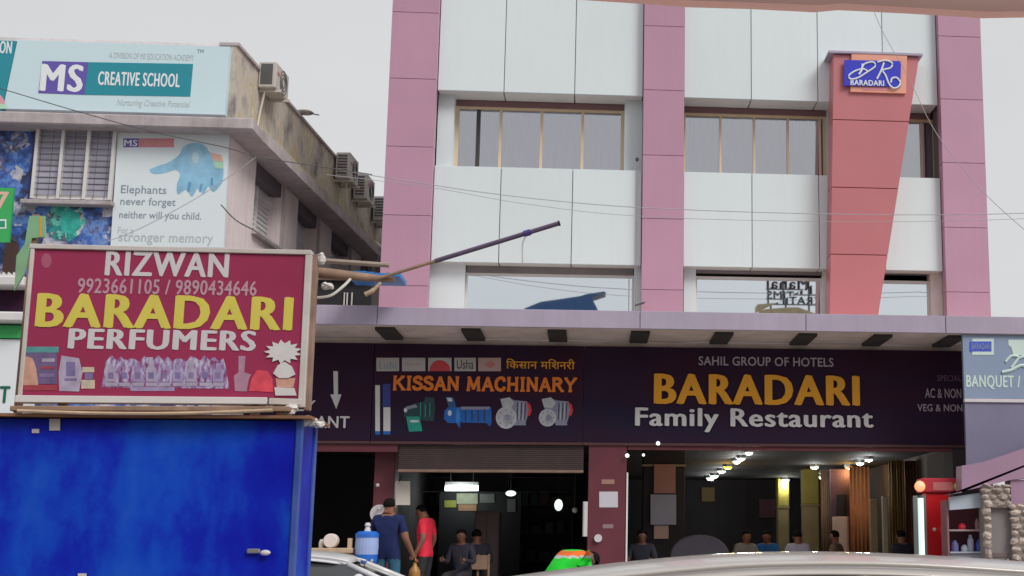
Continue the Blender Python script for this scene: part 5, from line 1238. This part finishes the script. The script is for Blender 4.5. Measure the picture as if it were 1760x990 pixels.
# ================================================================== PEOPLE
def person(label, loc, yaw, J, mats, hair=True, skin=None, extra=None, group=None, hem=None):
    """J: joints (pose in metres, facing +y); one continuous skinned body"""
    skin = skin or M['skin']
    t = thing('person', loc, label, 'person', group); t.rotation_euler = (0, 0, yaw)
    names = list(J); idx = {n_: i for i, n_ in enumerate(names)}
    E = [('pelvis', 'spine'), ('spine', 'chest'), ('chest', 'neck'), ('neck', 'head0'), ('head0', 'head1'), ('head1', 'head2')]
    for s in 'lr': E += [('chest', 'sh' + s), ('sh' + s, 'el' + s), ('el' + s, 'wr' + s), ('wr' + s, 'ha' + s), ('pelvis', 'hi' + s), ('hi' + s, 'kn' + s), ('kn' + s, 'an' + s), ('an' + s, 'to' + s)]
    RAD = dict(pelvis=(.15, .12), spine=(.145, .115), chest=(.16, .12), neck=(.058, .058), head0=(.07, .078), head1=(.088, .098), head2=(.062, .072))
    for s in 'lr':
        RAD.update({'sh' + s: (.075, .075), 'el' + s: (.052, .052), 'wr' + s: (.033, .033), 'ha' + s: (.040, .024), 'hi' + s: (.105, .105), 'kn' + s: (.068, .068), 'an' + s: (.042, .042), 'to' + s: (.04, .034)})
    me = bpy.data.meshes.new('body'); me.from_pydata([J[n_] for n_ in names], [(idx[a], idx[b]) for a, b in E], [])
    ob = bpy.data.objects.new('body', me); COL.objects.link(ob)
    md = ob.modifiers.new('skin', 'SKIN'); md.use_smooth_shade = True
    sv = me.skin_vertices[0].data
    for n_ in names: sv[idx[n_]].radius = RAD[n_]; sv[idx[n_]].use_root = (n_ == 'pelvis')
    ss = ob.modifiers.new('sub', 'SUBSURF'); ss.levels = ss.render_levels = 3 if hem else 2
    dg = bpy.context.evaluated_depsgraph_get(); m2 = bpy.data.meshes.new_from_object(ob.evaluated_get(dg))
    bpy.data.objects.remove(ob)
    # fingers, nose and ears grow out of the same mesh
    q = MB()
    for s, sg_ in (('l', -1), ('r', 1)):
        w_, h_ = Vector(J['wr' + s]), Vector(J['ha' + s]); d = (h_ - w_).normalized()
        sidev = d.cross(Vector((sg_, .3, 0))).normalized(); cur = sidev.cross(d).normalized()
        for k, ln in enumerate((.062, .072, .068, .054)):
            b0 = h_ + d * .02 + sidev * (k - 1.5) * .019
            q.tube([b0, b0 + d * ln * .55 + cur * .008, b0 + d * ln * .95 + cur * .03], [.010, .009, .006], 6)
        b0 = w_.lerp(h_, .5) - sidev * .03; q.tube([b0, b0 + d * .03 - sidev * .022, b0 + d * .06 - sidev * .025], [.012, .011, .007], 6)
    h0, h1, h2 = Vector(J['head0']), Vector(J['head1']), Vector(J['head2']); up_ = (h2 - h0).normalized()
    fw_v = Vector(J.get('_face', (0, 1, 0))) if False else FACE[0]
    fw_v = (fw_v - up_ * fw_v.dot(up_)).normalized(); sd_ = fw_v.cross(up_)
    q.ell(h1 + fw_v * .086 - up_ * .02, .013, .020, .022, 8, 6)
    for s in (-1, 1): q.ell(h1 + sd_ * s * .078 - up_ * .02, .010, .020, .030, 8, 6)
    n0 = len(m2.vertices)
    vs = [v.co.copy() for v in m2.vertices] + q.v; fs = [tuple(p_.vertices) for p_ in m2.polygons] + [tuple(i + n0 for i in f) for f in q.f]
    m3 = bpy.data.meshes.new('body'); m3.from_pydata(vs, [], fs)
    sh, tr_, sl_ = mats                                  # shirt, trousers, short sleeves?
    for m_ in (skin, sh, tr_, M['hair'], M['rubber']): m3.materials.append(m_)
    def seg(p_, a, b):
        ab = b - a; t_ = max(0, min(1, (p_ - a).dot(ab) / ab.length_squared)); return (p_ - a - ab * t_).length, t_
    EM = {}
    for a, b in E:
        k = 0
        if a in ('pelvis', 'spine', 'chest') and b[:2] not in ('hi',): k = 1
        if (a, b) == ('chest', 'neck'): k = 1
        if b[:2] in ('hi', 'kn', 'an'): k = 2
        if b[:2] == 'sh': k = 1
        if b[:2] == 'el': k = 'sleeve'
        if b[:2] == 'wr': k = 0 if sl_ else 1
        if b[:2] == 'to': k = 4
        EM[(a, b)] = k
    JV = {n_: Vector(J[n_]) for n_ in names}
    for p_ in m3.polygons:
        c = p_.center; p_.use_smooth = True
        if p_.vertices[0] >= n0: p_.material_index = 0; continue
        best = min(((seg(c, JV[a], JV[b])[0] - .5 * (RAD[a][0] + RAD[b][0]), a, b) for a, b in E))
        k = EM[(best[1], best[2])]
        if k == 'sleeve': k = 1 if (not sl_ or seg(c, JV[best[1]], JV[best[2]])[1] < .72) else 0
        if (best[1], best[2]) == ('chest', 'neck'): k = 1 if seg(c, JV['chest'], JV['neck'])[1] < .86 else 0
        if hem and k in (1, 2) and abs(c.x) < .19: k = 1 if c.z > hem else 2
        if extra: k = extra(c, k, m3)
        p_.material_index = k
    bo = bpy.data.objects.new('body', m3); COL.objects.link(bo); bo.parent = t
    if hair:
        hq = MB(); c = h1 + up_ * .022 - fw_v * .012
        rot = Matrix((sd_, fw_v, up_)).transposed()
        hq.ell(c, .086, .099, .090, 16, 12, .015, rot=rot)
        hq2 = MB()
        keep = [f for f in hq.f if all(((hq.v[i] - c).dot(up_) > (-.055 if (hq.v[i] - c).dot(fw_v) < .02 else .035)) for i in f)]
        hq2._add(hq.v, keep); hq2.build('hair', M['hair'], None, smooth=True, keep=True)
        ho = bpy.data.objects['hair'] if False else COL.objects[-1]; ho.parent = t; ho.location = (0, 0, 0)
    eq = MB()
    for s in (-1, 1): eq.ell(h1 + fw_v * .074 + sd_ * s * .030 + up_ * .008, .011, .008, .007, 8, 6)
    eq.build('eyes', M['eye'], None, keep=True); eo = COL.objects[-1]; eo.parent = t; eo.location = (0, 0, 0)
    mq = MB().ell(h1 + fw_v * .070 - up_ * .062, .022, .008, .007, 8, 6, rot=Matrix((sd_, fw_v, up_)).transposed()); mq.build('mouth', mat('lips', (.2, .06, .05), .5), None, keep=True); mo = COL.objects[-1]; mo.parent = t; mo.location = (0, 0, 0)
    return t
FACE = [Vector((0, 1, 0))]
def stand(**kw):
    J = dict(pelvis=(0, 0, .95), spine=(0, 0, 1.13), chest=(0, .0, 1.33), neck=(0, .0, 1.47), head0=(0, .02, 1.53), head1=(0, .03, 1.60), head2=(0, .025, 1.665))
    for s, k in (('l', -1), ('r', 1)):
        J.update({'sh' + s: (k * .175, 0, 1.40), 'el' + s: (k * .25, -.03, 1.13), 'wr' + s: (k * .27, .06, .90), 'ha' + s: (k * .27, .09, .83), 'hi' + s: (k * .095, 0, .90), 'kn' + s: (k * .11, .03, .50), 'an' + s: (k * .115, -.02, .09), 'to' + s: (k * .135, .13, .045)})
    J.update(kw); return J
def sit(**kw):
    J = dict(pelvis=(0, 0, .54), spine=(0, .01, .72), chest=(0, .03, .92), neck=(0, .04, 1.06), head0=(0, .06, 1.12), head1=(0, .08, 1.19), head2=(0, .075, 1.255))
    for s, k in (('l', -1), ('r', 1)):
        J.update({'sh' + s: (k * .175, .03, .99), 'el' + s: (k * .25, .08, .74), 'wr' + s: (k * .2, .3, .78), 'ha' + s: (k * .18, .38, .79), 'hi' + s: (k * .095, .04, .52), 'kn' + s: (k * .13, .42, .52), 'an' + s: (k * .13, .40, .09), 'to' + s: (k * .14, .54, .045)})
    J.update(kw); return J
p = at(668, 900, 20.6)
k_ = 1.0
FACE[0] = Vector((.25, 1, -.1))
pn = person('man in navy short sleeved shirt seen from behind, beside the water jug', (p.x, 20.6, ZP), R(-8), stand(wrr=(.31, .12, .92), har=(.33, .17, .85), ell=(-.27, .05, 1.14), wrl=(-.22, .25, 1.0), hal=(-.2, .3, .96)), (M['shirt_blue'], M['jeans'], True), hem=.83)
pn.scale = (1.06, 1.06, 1.0)
# bag held by the man in navy
hb = pn.matrix_basis @ Vector((.335, .20, .80))
bg_ = MB(); bg_.lathe((hb.x, hb.y, hb.z - .26), [(.05, 0), (.085, .05), (.08, .13), (.03, .20), (.022, .25)], 12)
tag(bg_.build('carry_bag', mat('amber plastic', (.42, .20, .05), .4, var=.3, scale=12), None, smooth=True), 'amber plastic bag held by the navy shirt man', 'bag')
p = at(733, 915, 23.6)
FACE[0] = Vector((-.15, 1, -.35))
person('man in bright red shirt facing left with bowed head', (p.x, 23.6, ZP), R(72), stand(chest=(0, .02, 1.33), neck=(0, .04, 1.47), head0=(0, .08, 1.52), head1=(0, .12, 1.58), head2=(0, .12, 1.645), spine=(0, .03, 1.13), ell=(-.24, -.06, 1.13), wrl=(-.25, .05, .92), hal=(-.24, .10, .86)), (M['shirt_red'], M['trouser'], True), hem=.84)
def dining_chair(loc, yaw, label):
    t = thing('dining_chair', loc, label, 'chair', 'chairs in the shops'); t.rotation_euler = (0, 0, yaw)
    def cb(n_, *a): q = MB().box(*a).build(n_, M['wood'] if n_ != 'seat' else M['maroon_col'], None, .008, keep=True); q.parent = t; q.location = (0, 0, 0)
    cb('seat', -.21, .21, -.2, .22, .40, .445)
    for sx in (-1, 1):
        for sy in (-1, 1): cb('leg', sx * .19 - .018, sx * .19 + .018, sy * .18 - .018, sy * .18 + .018, 0, .399)
        cb('back_post', sx * .19 - .018, sx * .19 + .018, -.235, -.201, .38, .88)
    cb('backrest', -.17, .17, -.232, -.205, .62, .86)
    return t
FACE[0] = Vector((0, 1, 0))
def seated(px, Y, yaw, label, sh, clabel, head_tilt=0, skin=None):
    p = at(px, 920, Y)
    person(label, (p.x, Y, ZP), yaw, sit(), (sh, M['trouser'], False), skin=skin)
    dining_chair((p.x, Y, ZP), yaw, clabel)
seated(820, 24.2, R(10), 'dark haired person seated with back turned, before the steel cupboard', M['shirt_dark'], 'wooden chair under the person before the steel cupboard')
seated(796, 23.9, R(160), 'dim person facing out left of the dark haired one in the machinery shop', M['shirt_dark'], 'wooden chair under the dim person in the machinery shop', skin=M['skin_d'])
seated(1104, 24.4, R(170), 'dim seated diner just right of the maroon column', M['shirt_dark'], 'wooden chair of the diner by the maroon column', skin=M['skin_d'])
seated(1372, 25.2, R(5), 'seated diner in pale lilac shirt below the wider yellow column', M['shirt_white'], 'wooden chair of the diner in pale lilac')
seated(1320, 26.4, R(150), 'seated diner in bright blue left of the pale lilac one', M['shirt_sky'], 'wooden chair of the diner in bright blue')
seated(1280, 25.4, R(200), 'seated diner in grey shirt left of the bright blue one', M['shirt_grey'], 'wooden chair of the diner in grey')
seated(1552, 24.6, R(20), 'seated diner in dark clothes near the pale green tube', M['shirt_dark'], 'wooden chair of the dark diner near the tube')
seated(1440, 25.6, R(60), 'seated diner in brown shirt below the pink panel', M['shirt_brown'], 'wooden chair of the diner in brown')
def dining_table(px, Y, label, top, w_=.9):
    p = at(px, 940, Y); t = thing('dining_table', (p.x, Y, ZP), label, 'table', 'restaurant tables')
    bx('top', top, t, p.x - w_ / 2, p.x + w_ / 2, Y - .35, Y + .35, ZP + .72, ZP + .755, .01)
    for sx in (-1, 1):
        for sy in (-1, 1): bx('leg', M['darkbar'], t, p.x + sx * (w_ / 2 - .06) - .02, p.x + sx * (w_ / 2 - .06) + .02, Y + sy * .28 - .02, Y + sy * .28 + .02, ZP, ZP + .719)
for px, Y, l, m_ in ((1150, 23.9, 'white topped table below the pale board', M['alu']), (1348, 25.9, 'table between the blue and lilac diners', M['wood']), (1495, 25.0, 'table in front of the tan post', M['wood']), (1235, 25.0, 'table right of the dark sofa back', M['wood'])): dining_table(px, Y, l, m_)
# arched dark sofa back
p = at(1203, 930, 24.2); sf = thing('sofa', (p.x, 24.2, ZP), 'dark arched sofa back left of the diners', 'sofa')
sm = mat('sofa cloth', (.055, .05, .07), .7, var=.15)
pts = [(p.x - .52, ZP + .1), (p.x + .52, ZP + .1)] + [(p.x + .52 * math.cos(R(a_)), ZP + .85 + .36 * math.sin(R(a_))) for a_ in range(0, 181, 15)]
MB().prism(pts, 24.2, 24.34).build('backrest', sm, sf, .02); bx('seat', sm, sf, p.x - .5, p.x + .5, 24.342, 24.8, ZP + .12, ZP + .45, .03)
for sx in (-.45, .4): bx('foot', M['darkbar'], sf, p.x + sx, p.x + sx + .05, 24.22, 24.75, ZP, ZP + .099)
# road worker bending in hi-vis
p = at(975, 960, 15.6)
def vest(c, k, me):
    if k == 1:
        d = c.x * .0 + c.y
        if len(me.materials) < 8:
            for m_ in (M['vest_o'], M['vest_s']): me.materials.append(m_)
        if 1.30 < c.z < 1.352: return 5
        if 1.275 < c.z <= 1.30: return 6
    return k
FACE[0] = Vector((0, .8, -.6))
Jb = stand(pelvis=(0, -.05, .98), spine=(0, .06, 1.14), chest=(0, .24, 1.29), neck=(0, .37, 1.31), head0=(0, .43, 1.28), head1=(0, .49, 1.25), head2=(0, .54, 1.22), shl=(-.175, .27, 1.31), shr=(.175, .27, 1.31), ell=(-.23, .36, 1.06), elr=(.23, .36, 1.06), wrl=(-.2, .5, .88), wrr=(.2, .5, .88), hal=(-.19, .55, .82), har=(.19, .55, .82), hil=(-.095, -.06, .93), hir=(.095, -.06, .93))
wk = person('bending worker in bright green vest with orange band behind the car', (p.x - .16, 15.6, ZF - .05), R(-58), Jb, (M['vest'], M['trouser'], True), extra=vest, skin=M['skin_d'], hem=.9)
wk.scale = (1.0, 1.0, 1.0)

# ================================================================== THINGS BY THE STEPS
p = at(629, 970, 20.3)
st = thing('stool', (p.x, 20.3, ZP), 'stool under the blue and white water jug', 'stool')
zj = at(629, 969, 20.3).z
MB().lathe((p.x, 20.3, zj - .04), [(.19, 0), (.19, .038)], 18).build('seat', M['wood'], st)
for k in range(4): a_ = math.pi / 4 + k * math.pi / 2; MB().tube([(p.x + .12 * math.cos(a_), 20.3 + .12 * math.sin(a_), zj - .04), (p.x + .17 * math.cos(a_), 20.3 + .17 * math.sin(a_), ZP)], .02, 6).build('leg', M['wood'], st)
jg = thing('water_jug', (p.x, 20.3, zj), 'blue and white insulated water jug with white knob', 'water jug')
MB().lathe((p.x, 20.3, zj), [(.145, 0), (.155, .04), (.16, .13)], 22).build('base', M['jug_b'], jg, smooth=False)
MB().lathe((p.x, 20.3, zj + .131), [(.160, 0), (.165, .12), (.160, .24)], 22).build('body', M['jug_w'], jg); MB().lathe((p.x, 20.3, zj + .372), [(.168, 0), (.165, .05), (.12, .085)], 22).build('lid', M['jug_b'], jg)
MB().lathe((p.x + .0, 20.3, zj + .458), [(.05, 0), (.04, .03), (.03, .06), (.045, .08), (.03, .12)], 12).build('knob', M['rwhite'], jg); MB().tube([(p.x + .11, 20.14, zj + .05), (p.x + .11, 20.08, zj + .05), (p.x + .11, 20.08, zj + .01)], .018, 8).build('tap', M['rwhite'], jg)
x0, x1, z0, z1 = rect(470, 937, 606, 951, 20.2)
ct = thing('wooden_counter', ((x0 + x1) / 2, 20.2, ZP), 'pale wooden counter top left of the water jug', 'counter')
bx('top', M['wood_l'], ct, x0, x1, 20.2, 20.7, z0, z1 - .04, .01)
for xx in (x0 + .05, x1 - .1): bx('leg', M['wood'], ct, xx, xx + .05, 20.25, 20.65, ZP, z0 - .001)
for px, h_ in ((600, 22),): bx('end_post', M['wood_l'], ct, GX(597, 940, 20.22), GX(604, 940, 20.22), 20.22, 20.3, z1 - .039, at(600, 925, 20.2).z)
p = at(568, 940, 20.35); tag(MB().tube([(p.x, 20.3, z1 - .038 + .10), (p.x, 20.48, z1 - .038 + .10)], .10, 20).build('round_tin', M['soffit'], None, .01), 'round tin lying on the pale wooden counter', 'tin')
p = at(551, 940, 20.35); tag(MB().lathe((p.x, 20.4, z1 - .038), [(.035, 0), (.04, .06), (.03, .1), (.02, .12)], 12).build('small_jar', M['paper2']), 'small pale jar left of the round tin', 'jar')

# ================================================================== CARS
def car(label, loc, yaw, paint, L_=3.9, roof_z=1.475, prof=None):
    t = thing('parked_car' if paint is not M['silver'] else 'car', loc, label, 'car'); t.rotation_euler = (0, 0, yaw)
    hw = .80
    def sub(o, lv=2):
        m_ = o.modifiers.new('sub', 'SUBSURF'); m_.levels = lv; m_.render_levels = lv
        for p_ in o.data.polygons: p_.use_smooth = True
        return o
    def put(mb, n_, m_, sm_=False, lv=0, bev=0):
        o = mb.build(n_, m_, None, bev, sm_, keep=True); o.parent = t; o.location = (0, 0, 0)
        return sub(o, lv) if lv else o
    # lower body: sections along x (front at -x)
    st_ = [(-L_ / 2, .62, .30, .62), (-L_ / 2 + .12, .72, .24, .76), (-1.2, .79, .22, .92), (-.75, hw, .22, .98), (0, hw + .02, .22, 1.0), (.9, hw + .01, .22, 1.02), (1.5, .79, .24, 1.02), (L_ / 2 - .1, .75, .28, .98), (L_ / 2, .66, .36, .85)]
    q = MB(); vs = []
    for x, w_, zb, zt_ in st_:
        for y, z in ((-w_ * .9, zb), (-w_, zb + .18), (-w_, zb + (zt_ - zb) * .65), (-w_ * .93, zt_), (-w_ * .45, zt_ + .03), (w_ * .45, zt_ + .03), (w_ * .93, zt_), (w_, zb + (zt_ - zb) * .65), (w_, zb + .18), (w_ * .9, zb)): vs.append((x, y, z))
    n_ = 10; fs = [(i * n_ + j, (i + 1) * n_ + j, (i + 1) * n_ + (j + 1) % n_, i * n_ + (j + 1) % n_) for i in range(len(st_) - 1) for j in range(n_)]
    fs += [tuple(range(n_)), tuple(range(len(st_) * n_ - 1, (len(st_) - 1) * n_ - 1, -1))]
    put(q._add(vs, fs), 'body', paint, lv=2)
    # roof: gently domed cap with an edge, as (x, z, half width)
    rf = prof or [(-.62, roof_z - .07, .56), (-.45, roof_z - .035, .585), (-.1, roof_z - .005, .60), (.3, roof_z, .60), (.8, roof_z - .015, .595), (1.25, roof_z - .05, .57), (1.42, roof_z - .09, .55)]
    vs = []; ny = 9
    for x, z, w_ in rf:
        for j in range(ny):
            v = -1 + 2 * j / (ny - 1); vs.append((x, v * w_, z - .055 * v * v - .02 * v ** 6))
        for j in range(ny - 1, -1, -1):
            v = -1 + 2 * j / (ny - 1); vs.append((x, v * (w_ - .01), z - .055 * v * v - .05))
    n_ = 2 * ny; fs = [(i * n_ + j, i * n_ + (j + 1) % n_, (i + 1) * n_ + (j + 1) % n_, (i + 1) * n_ + j) for i in range(len(rf) - 1) for j in range(n_)]
    fs += [tuple(range(n_ - 1, -1, -1)), tuple(range((len(rf) - 1) * n_, len(rf) * n_))]
    put(MB()._add(vs, fs), 'roof', paint, lv=2)
    for s in (-1, 1):                     # roof rail bead along each side
        put(MB().tube(spline([(x, s * (w_ - .045), z - .052) for x, z, w_ in rf], 3), .012, 6), 'drip_rail', paint, True)
    # glasshouse
    xb0, xb1 = -1.05, 1.62; r0, r1 = rf[0], rf[-1]
    A = {}
    for s in (-1, 1):
        A[s] = [(xb0, s * .68, 1.0), (r0[0], s * (r0[2] - .03), r0[1] - .08), (.28, s * (.60 - .03), rf[3][1] - .10), (r1[0], s * (r1[2] - .03), r1[1] - .09), (xb1, s * .68, 1.02), (.28, s * .77, 1.0)]
        put(MB().tube([A[s][0], A[s][1]], .03, 8), 'pillar', paint, True); put(MB().tube([A[s][5], A[s][2]], .035, 8), 'pillar', paint, True); put(MB().tube([A[s][4], A[s][3]], .045, 8), 'pillar', paint, True)
        for a, b, c_, d in ((A[s][0], A[s][5], A[s][2], A[s][1]), (A[s][5], A[s][4], A[s][3], A[s][2])):
            put(MB()._add([a, b, c_, d] + [(v[0], v[1] - s * .008, v[2]) for v in (a, b, c_, d)], [(0, 1, 2, 3), (7, 6, 5, 4), (0, 4, 5, 1), (1, 5, 6, 2), (2, 6, 7, 3), (3, 7, 4, 0)]), 'side_window', M['car_glass'])
    for i0, i1, nm in ((0, 1, 'windscreen'), (4, 3, 'rear_window')):
        a, b, c_, d = A[-1][i0], A[1][i0], A[1][i1], A[-1][i1]; dx = .01 if i0 == 0 else -.01
        put(MB()._add([a, b, c_, d] + [(v[0] + dx, v[1], v[2]) for v in (a, b, c_, d)], [(0, 1, 2, 3), (7, 6, 5, 4), (0, 4, 5, 1), (1, 5, 6, 2), (2, 6, 7, 3), (3, 7, 4, 0)]), nm, M['car_glass'])
    for x in (-1.2, 1.2):
        for s in (-1, 1):
            w_ = MB().tube([(x, s * .66, .29), (x, s * .83, .29)], .29, 22).build('wheel', M['rubber'], None, .02, keep=True); w_.parent = t; w_.location = (0, 0, 0)
            rm = MB().tube([(x, s * .80, .29), (x, s * .837, .29)], .18, 16).build('rim', M['rim'], None, keep=True); rm.parent = w_; rm.location = (0, 0, 0)
    for s in (-1, 1):
        put(MB().ell((-L_ / 2 + .08, s * .52, .66), .08, .14, .07, 12, 8), 'headlight', M['lamp_clear'], True); put(MB().ell((L_ / 2 - .04, s * .60, .80), .06, .08, .13, 12, 8), 'tail_light', M['lamp_red'], True)
        put(MB().ell((-.78, s * .90, 1.04), .06, .09, .065, 10, 8), 'mirror', paint, True); put(MB().box(.0, .16, s * .825 - .012, s * .825 + .012, .80, .825), 'door_handle', paint, bev=.004)
    return t
CYc = 6.0
pc = at(1330, 950, CYc)
rzs = 1.474
prof = [(-1.40, rzs - .165, .50), (-1.28, rzs - .125, .54), (-.8, rzs - .062, .575), (-.35, rzs - .018, .60), (.0, rzs - .002, .605), (.5, rzs - .008, .605), (1.15, rzs - .05, .58), (1.5, rzs - .085, .56), (1.62, rzs - .12, .54)]
car('silver car roof curving along the bottom edge', (pc.x + .02, CYc + .1, 0), 0, M['silver'], 4.4, rzs, prof)
pw = at(560, 950, 14.2)
car('white parked car half hidden behind the blue kiosk', (pw.x - .32, 14.3, ZF), R(180), M['car_white'], 3.7, 1.33)

# ================================================================== CABLES
def cable(label, pts, r=.012, m=None):
    P_ = [at(x, y, Y) for x, y, Y in pts]
    return tag(MB().tube(spline(P_, 6), r, 6).build('cable', m or M['cable']), label, 'cable', 'overhead cables')
cg = mat('thin grey cable', (.42, .42, .45), .6)
cable('upper of the two cables across the white panels', [(560, 288, 20), (680, 308, 20), (880, 337, 20), (1105, 357, 20), (1430, 368, 20), (1700, 368, 20), (1900, 360, 20)], .006, cg)
cable('lower of the two cables across the white panels', [(560, 300, 20), (740, 322, 20), (900, 350, 20), (1105, 372, 20), (1430, 381, 20), (1700, 378, 20), (1900, 368, 20)], .004, cg)
cable('thin cable slanting down past the logo sign', [(1488, -20, 18), (1515, 50, 18), (1560, 130, 18), (1610, 230, 18), (1690, 330, 18), (1790, 420, 18)], .0045, cg)
cable('cable slanting across the Creative School board', [(-60, 138, 17), (0, 152, 17), (118, 187, 17), (260, 226, 17), (390, 254, 17), (436, 268, 17), (520, 282, 17), (640, 300, 17)], .006)
cable('cable rising across the elephant poster', [(170, 420, 19.5), (240, 393, 19.5), (330, 345, 19.5), (392, 305, 19.5), (440, 270, 19.5)], .005, cg)
cable('dark cable sagging in front of the pink side wall', [(380, 352, 19), (405, 378, 19), (440, 398, 19), (476, 424, 19), (520, 450, 19)], .010)
lc = thing('lightning_rod', at(1096, 528, FY - .03), 'thin rod running down the white panel beside the middle pillar', 'rod')
MB().tube([(at(1095, 275, FY - .03).x, FY - .03, at(1095, 275, FY).z), (at(1095, 275, FY - .03).x, FY - .03, zf1)], .007, 6).build('rod', cg, lc); q = at(1095, 274, FY - .03); MB().ell(q, .03, .03, .04, 8, 6).build('clamp', M['grille'], lc); MB().tube([at(1092, 525, FY - .1), at(1108, 520, FY - .3)], .015, 6).build('spur', M['grille'], lc)

# ================================================================== OPPOSITE SIDE OF THE STREET (seen mirrored in the glass)
OY = -14.0
VY = 2 * LY - OY
opp = thing('opposite_building', (2, OY - 3, 0), 'ochre building across the street, mirrored in the first floor glass', 'building')
zo = at(1300, 534, VY).z - .3
bx('wall', M['opp_wall'], opp, -14, 24, OY - 8, OY, ZF, zo)
for fl_ in range(3):
    for k in range(12):
        xx = -12.5 + k * 3; zz_ = 1.6 + fl_ * 3.2
        w_ = thing_part('window', opp, (xx + .6, OY, zz_)); bx('frame', M['alu'], w_, xx, xx + 1.3, OY + .002, OY + .05, zz_, zz_ + 1.4); bx('pane', M['car_glass'], w_, xx + .07, xx + 1.23, OY + .051, OY + .06, zz_ + .07, zz_ + 1.33)
def V(px, py): q_ = at(px, py, VY); return (q_.x, q_.z)
gb = thing('roof_gable', (V(1345, 530)[0], OY - 2, zo), 'ochre roof gable on the opposite building', 'gable')
MB().prism([(V(1296, 540)[0], zo), (V(1296, 526)[0], V(1296, 526)[1]), (V(1345, 522)[0], V(1345, 522)[1]), (V(1362, 522)[0], V(1362, 522)[1]), (V(1395, 534)[0], V(1395, 534)[1]), (V(1400, 540)[0], zo)], OY - 1.0, OY - .02).build('wall', M['opp_wall'], gb)
bs = thing('blue_roof_shed', (V(970, 530)[0], OY - 2, zo), 'blue sheet roof shed on the opposite building', 'shed')
MB().prism([(V(892, 545)[0], zo), (V(903, 529)[0], V(903, 529)[1]), (V(930, 518)[0], V(930, 518)[1]), (V(1040, 502)[0], V(1040, 502)[1]), (V(1043, 504)[0], V(1043, 504)[1]), (V(1018, 512)[0], V(1018, 512)[1]), (V(1027, 529)[0], V(1027, 529)[1]), (V(1032, 545)[0], zo)], OY - 1.2, OY - .02).build('sheet', M['opp_blue'], bs)
rg = thing('rooftop_sign', (V(1360, 520)[0], OY - .3, zo), 'rooftop letter sign across the street, mirrored in the glass', 'sign')
def mtext(txt, box, m_):
    x0, z0 = V(box[0], box[3]); x1, z1 = V(box[2], box[1])
    b = text_mb(txt, x0, x1, z0, z1, OY - .25, .1, .03)
    for v in b.v: v.x = x0 + x1 - v.x              # faces the street from the far side, so read from the front
    b.f = [f[::-1] for f in b.f]
    b.build('lettering', m_, rg)
mtext('il Mahal', (1314, 481, 1412, 497), M['opp_red']); mtext('KRATIMS', (1314, 503, 1402, 515), M['opp_grey'])
for px in (1316, 1342, 1382, 1408): a = V(px, 530); bx('post', M['grille'], rg, a[0] - .04, a[0] + .04, OY - .36, OY - .29, zo, V(px, 480)[1])
for py in (499, 516): bx('rail', M['grille'], rg, V(1312, py)[0], V(1414, py)[0], OY - .285, OY - .255, V(1360, py)[1] - .03, V(1360, py)[1] + .03)

# ================================================================== THE RICKSHAW THE VIEW IS TAKEN FROM
rk = thing('auto_rickshaw', (0.1, -.2, 0), 'brown vinyl roof edge of the vehicle at the top right', 'rickshaw')
RKY = .95
edge = [(at(x, y, RKY).x, at(x, y, RKY).z) for x, y in ((560, -34), (760, -18), (900, -8), (1000, 1), (1110, 8), (1180, 12), (1290, 16), (1400, 20), (1440, 17), (1560, 24), (1690, 31), (1760, 30), (1900, 34), (2150, 44))]
xe0, xe1 = edge[0][0], edge[-1][0]
edge = [(xe0 - .45, edge[0][1] + .0)] + edge + [(xe1 + .2, edge[-1][1] - .03)]
ztp = max(z for _, z in edge) + .06
n = len(edge)
vs = [(x, RKY, z + random.uniform(-.0006, .0006)) for x, z in edge] + [(x, RKY - .015, z - .001) for x, z in edge] + [(x, RKY + .03, ztp) for x, z in edge] + [(x, RKY - .03, ztp) for x, z in edge]
fs = []
for i in range(n - 1): fs += [(i, i + n, i + 1 + n, i + 1), (i + 2 * n, i, i + 1, i + 1 + 2 * n), (i + n, i + 3 * n, i + 1 + 3 * n, i + 1 + n), (i + 3 * n, i + 2 * n, i + 1 + 2 * n, i + 1 + 3 * n)]
MB()._add(vs, fs).build('roof_edge', M['canvas'], rk)
hd = [(RKY + .02, ztp + .001), (.6, ztp + .22), (.2, ztp + .40), (-.35, ztp + .5)]; vs = []
for y_, z_ in hd: vs += [(xe0 - .45, y_, z_), (xe1 + .2, y_, z_), (xe0 - .45, y_, z_ + .02), (xe1 + .2, y_, z_ + .02)]
MB()._add(vs, [f for i in range(3) for f in ((4 * i, 4 * i + 4, 4 * i + 5, 4 * i + 1), (4 * i + 2, 4 * i + 3, 4 * i + 7, 4 * i + 6), (4 * i, 4 * i + 2, 4 * i + 6, 4 * i + 4), (4 * i + 1, 4 * i + 5, 4 * i + 7, 4 * i + 3))]).build('roof', M['canvas'], rk)
for xx in (xe0 - .42, xe1 + .16):
    for yy, zz_ in ((-.33, ztp + .5), (RKY - .02, ztp)): MB().tube([(xx, yy, .5), (xx, yy, zz_)], .02, 8).build('post', M['darkbar'], rk)
bx('floor', M['darkbar'], rk, xe0 - .45, xe1 + .2, -.5, RKY, .42, .5); bx('side_panel', M['green'], rk, xe0 - .45, xe1 + .2, RKY - .0, RKY + .03, .42, .85)
for xx, yy in ((xe0 + .1, -.35), (xe0 + .1, .8), (xe1, .2)): MB().tube([(xx, yy - .05, .22), (xx, yy + .05, .22)], .22, 18).build('wheel', M['rubber'], rk)
for xx, yy in ((xe0 + .1, -.35), (xe0 + .1, .8), (xe1, .2)): MB().tube([(xx, yy, .22), (xx, yy, .43)], .025, 6).build('strut', M['darkbar'], rk)
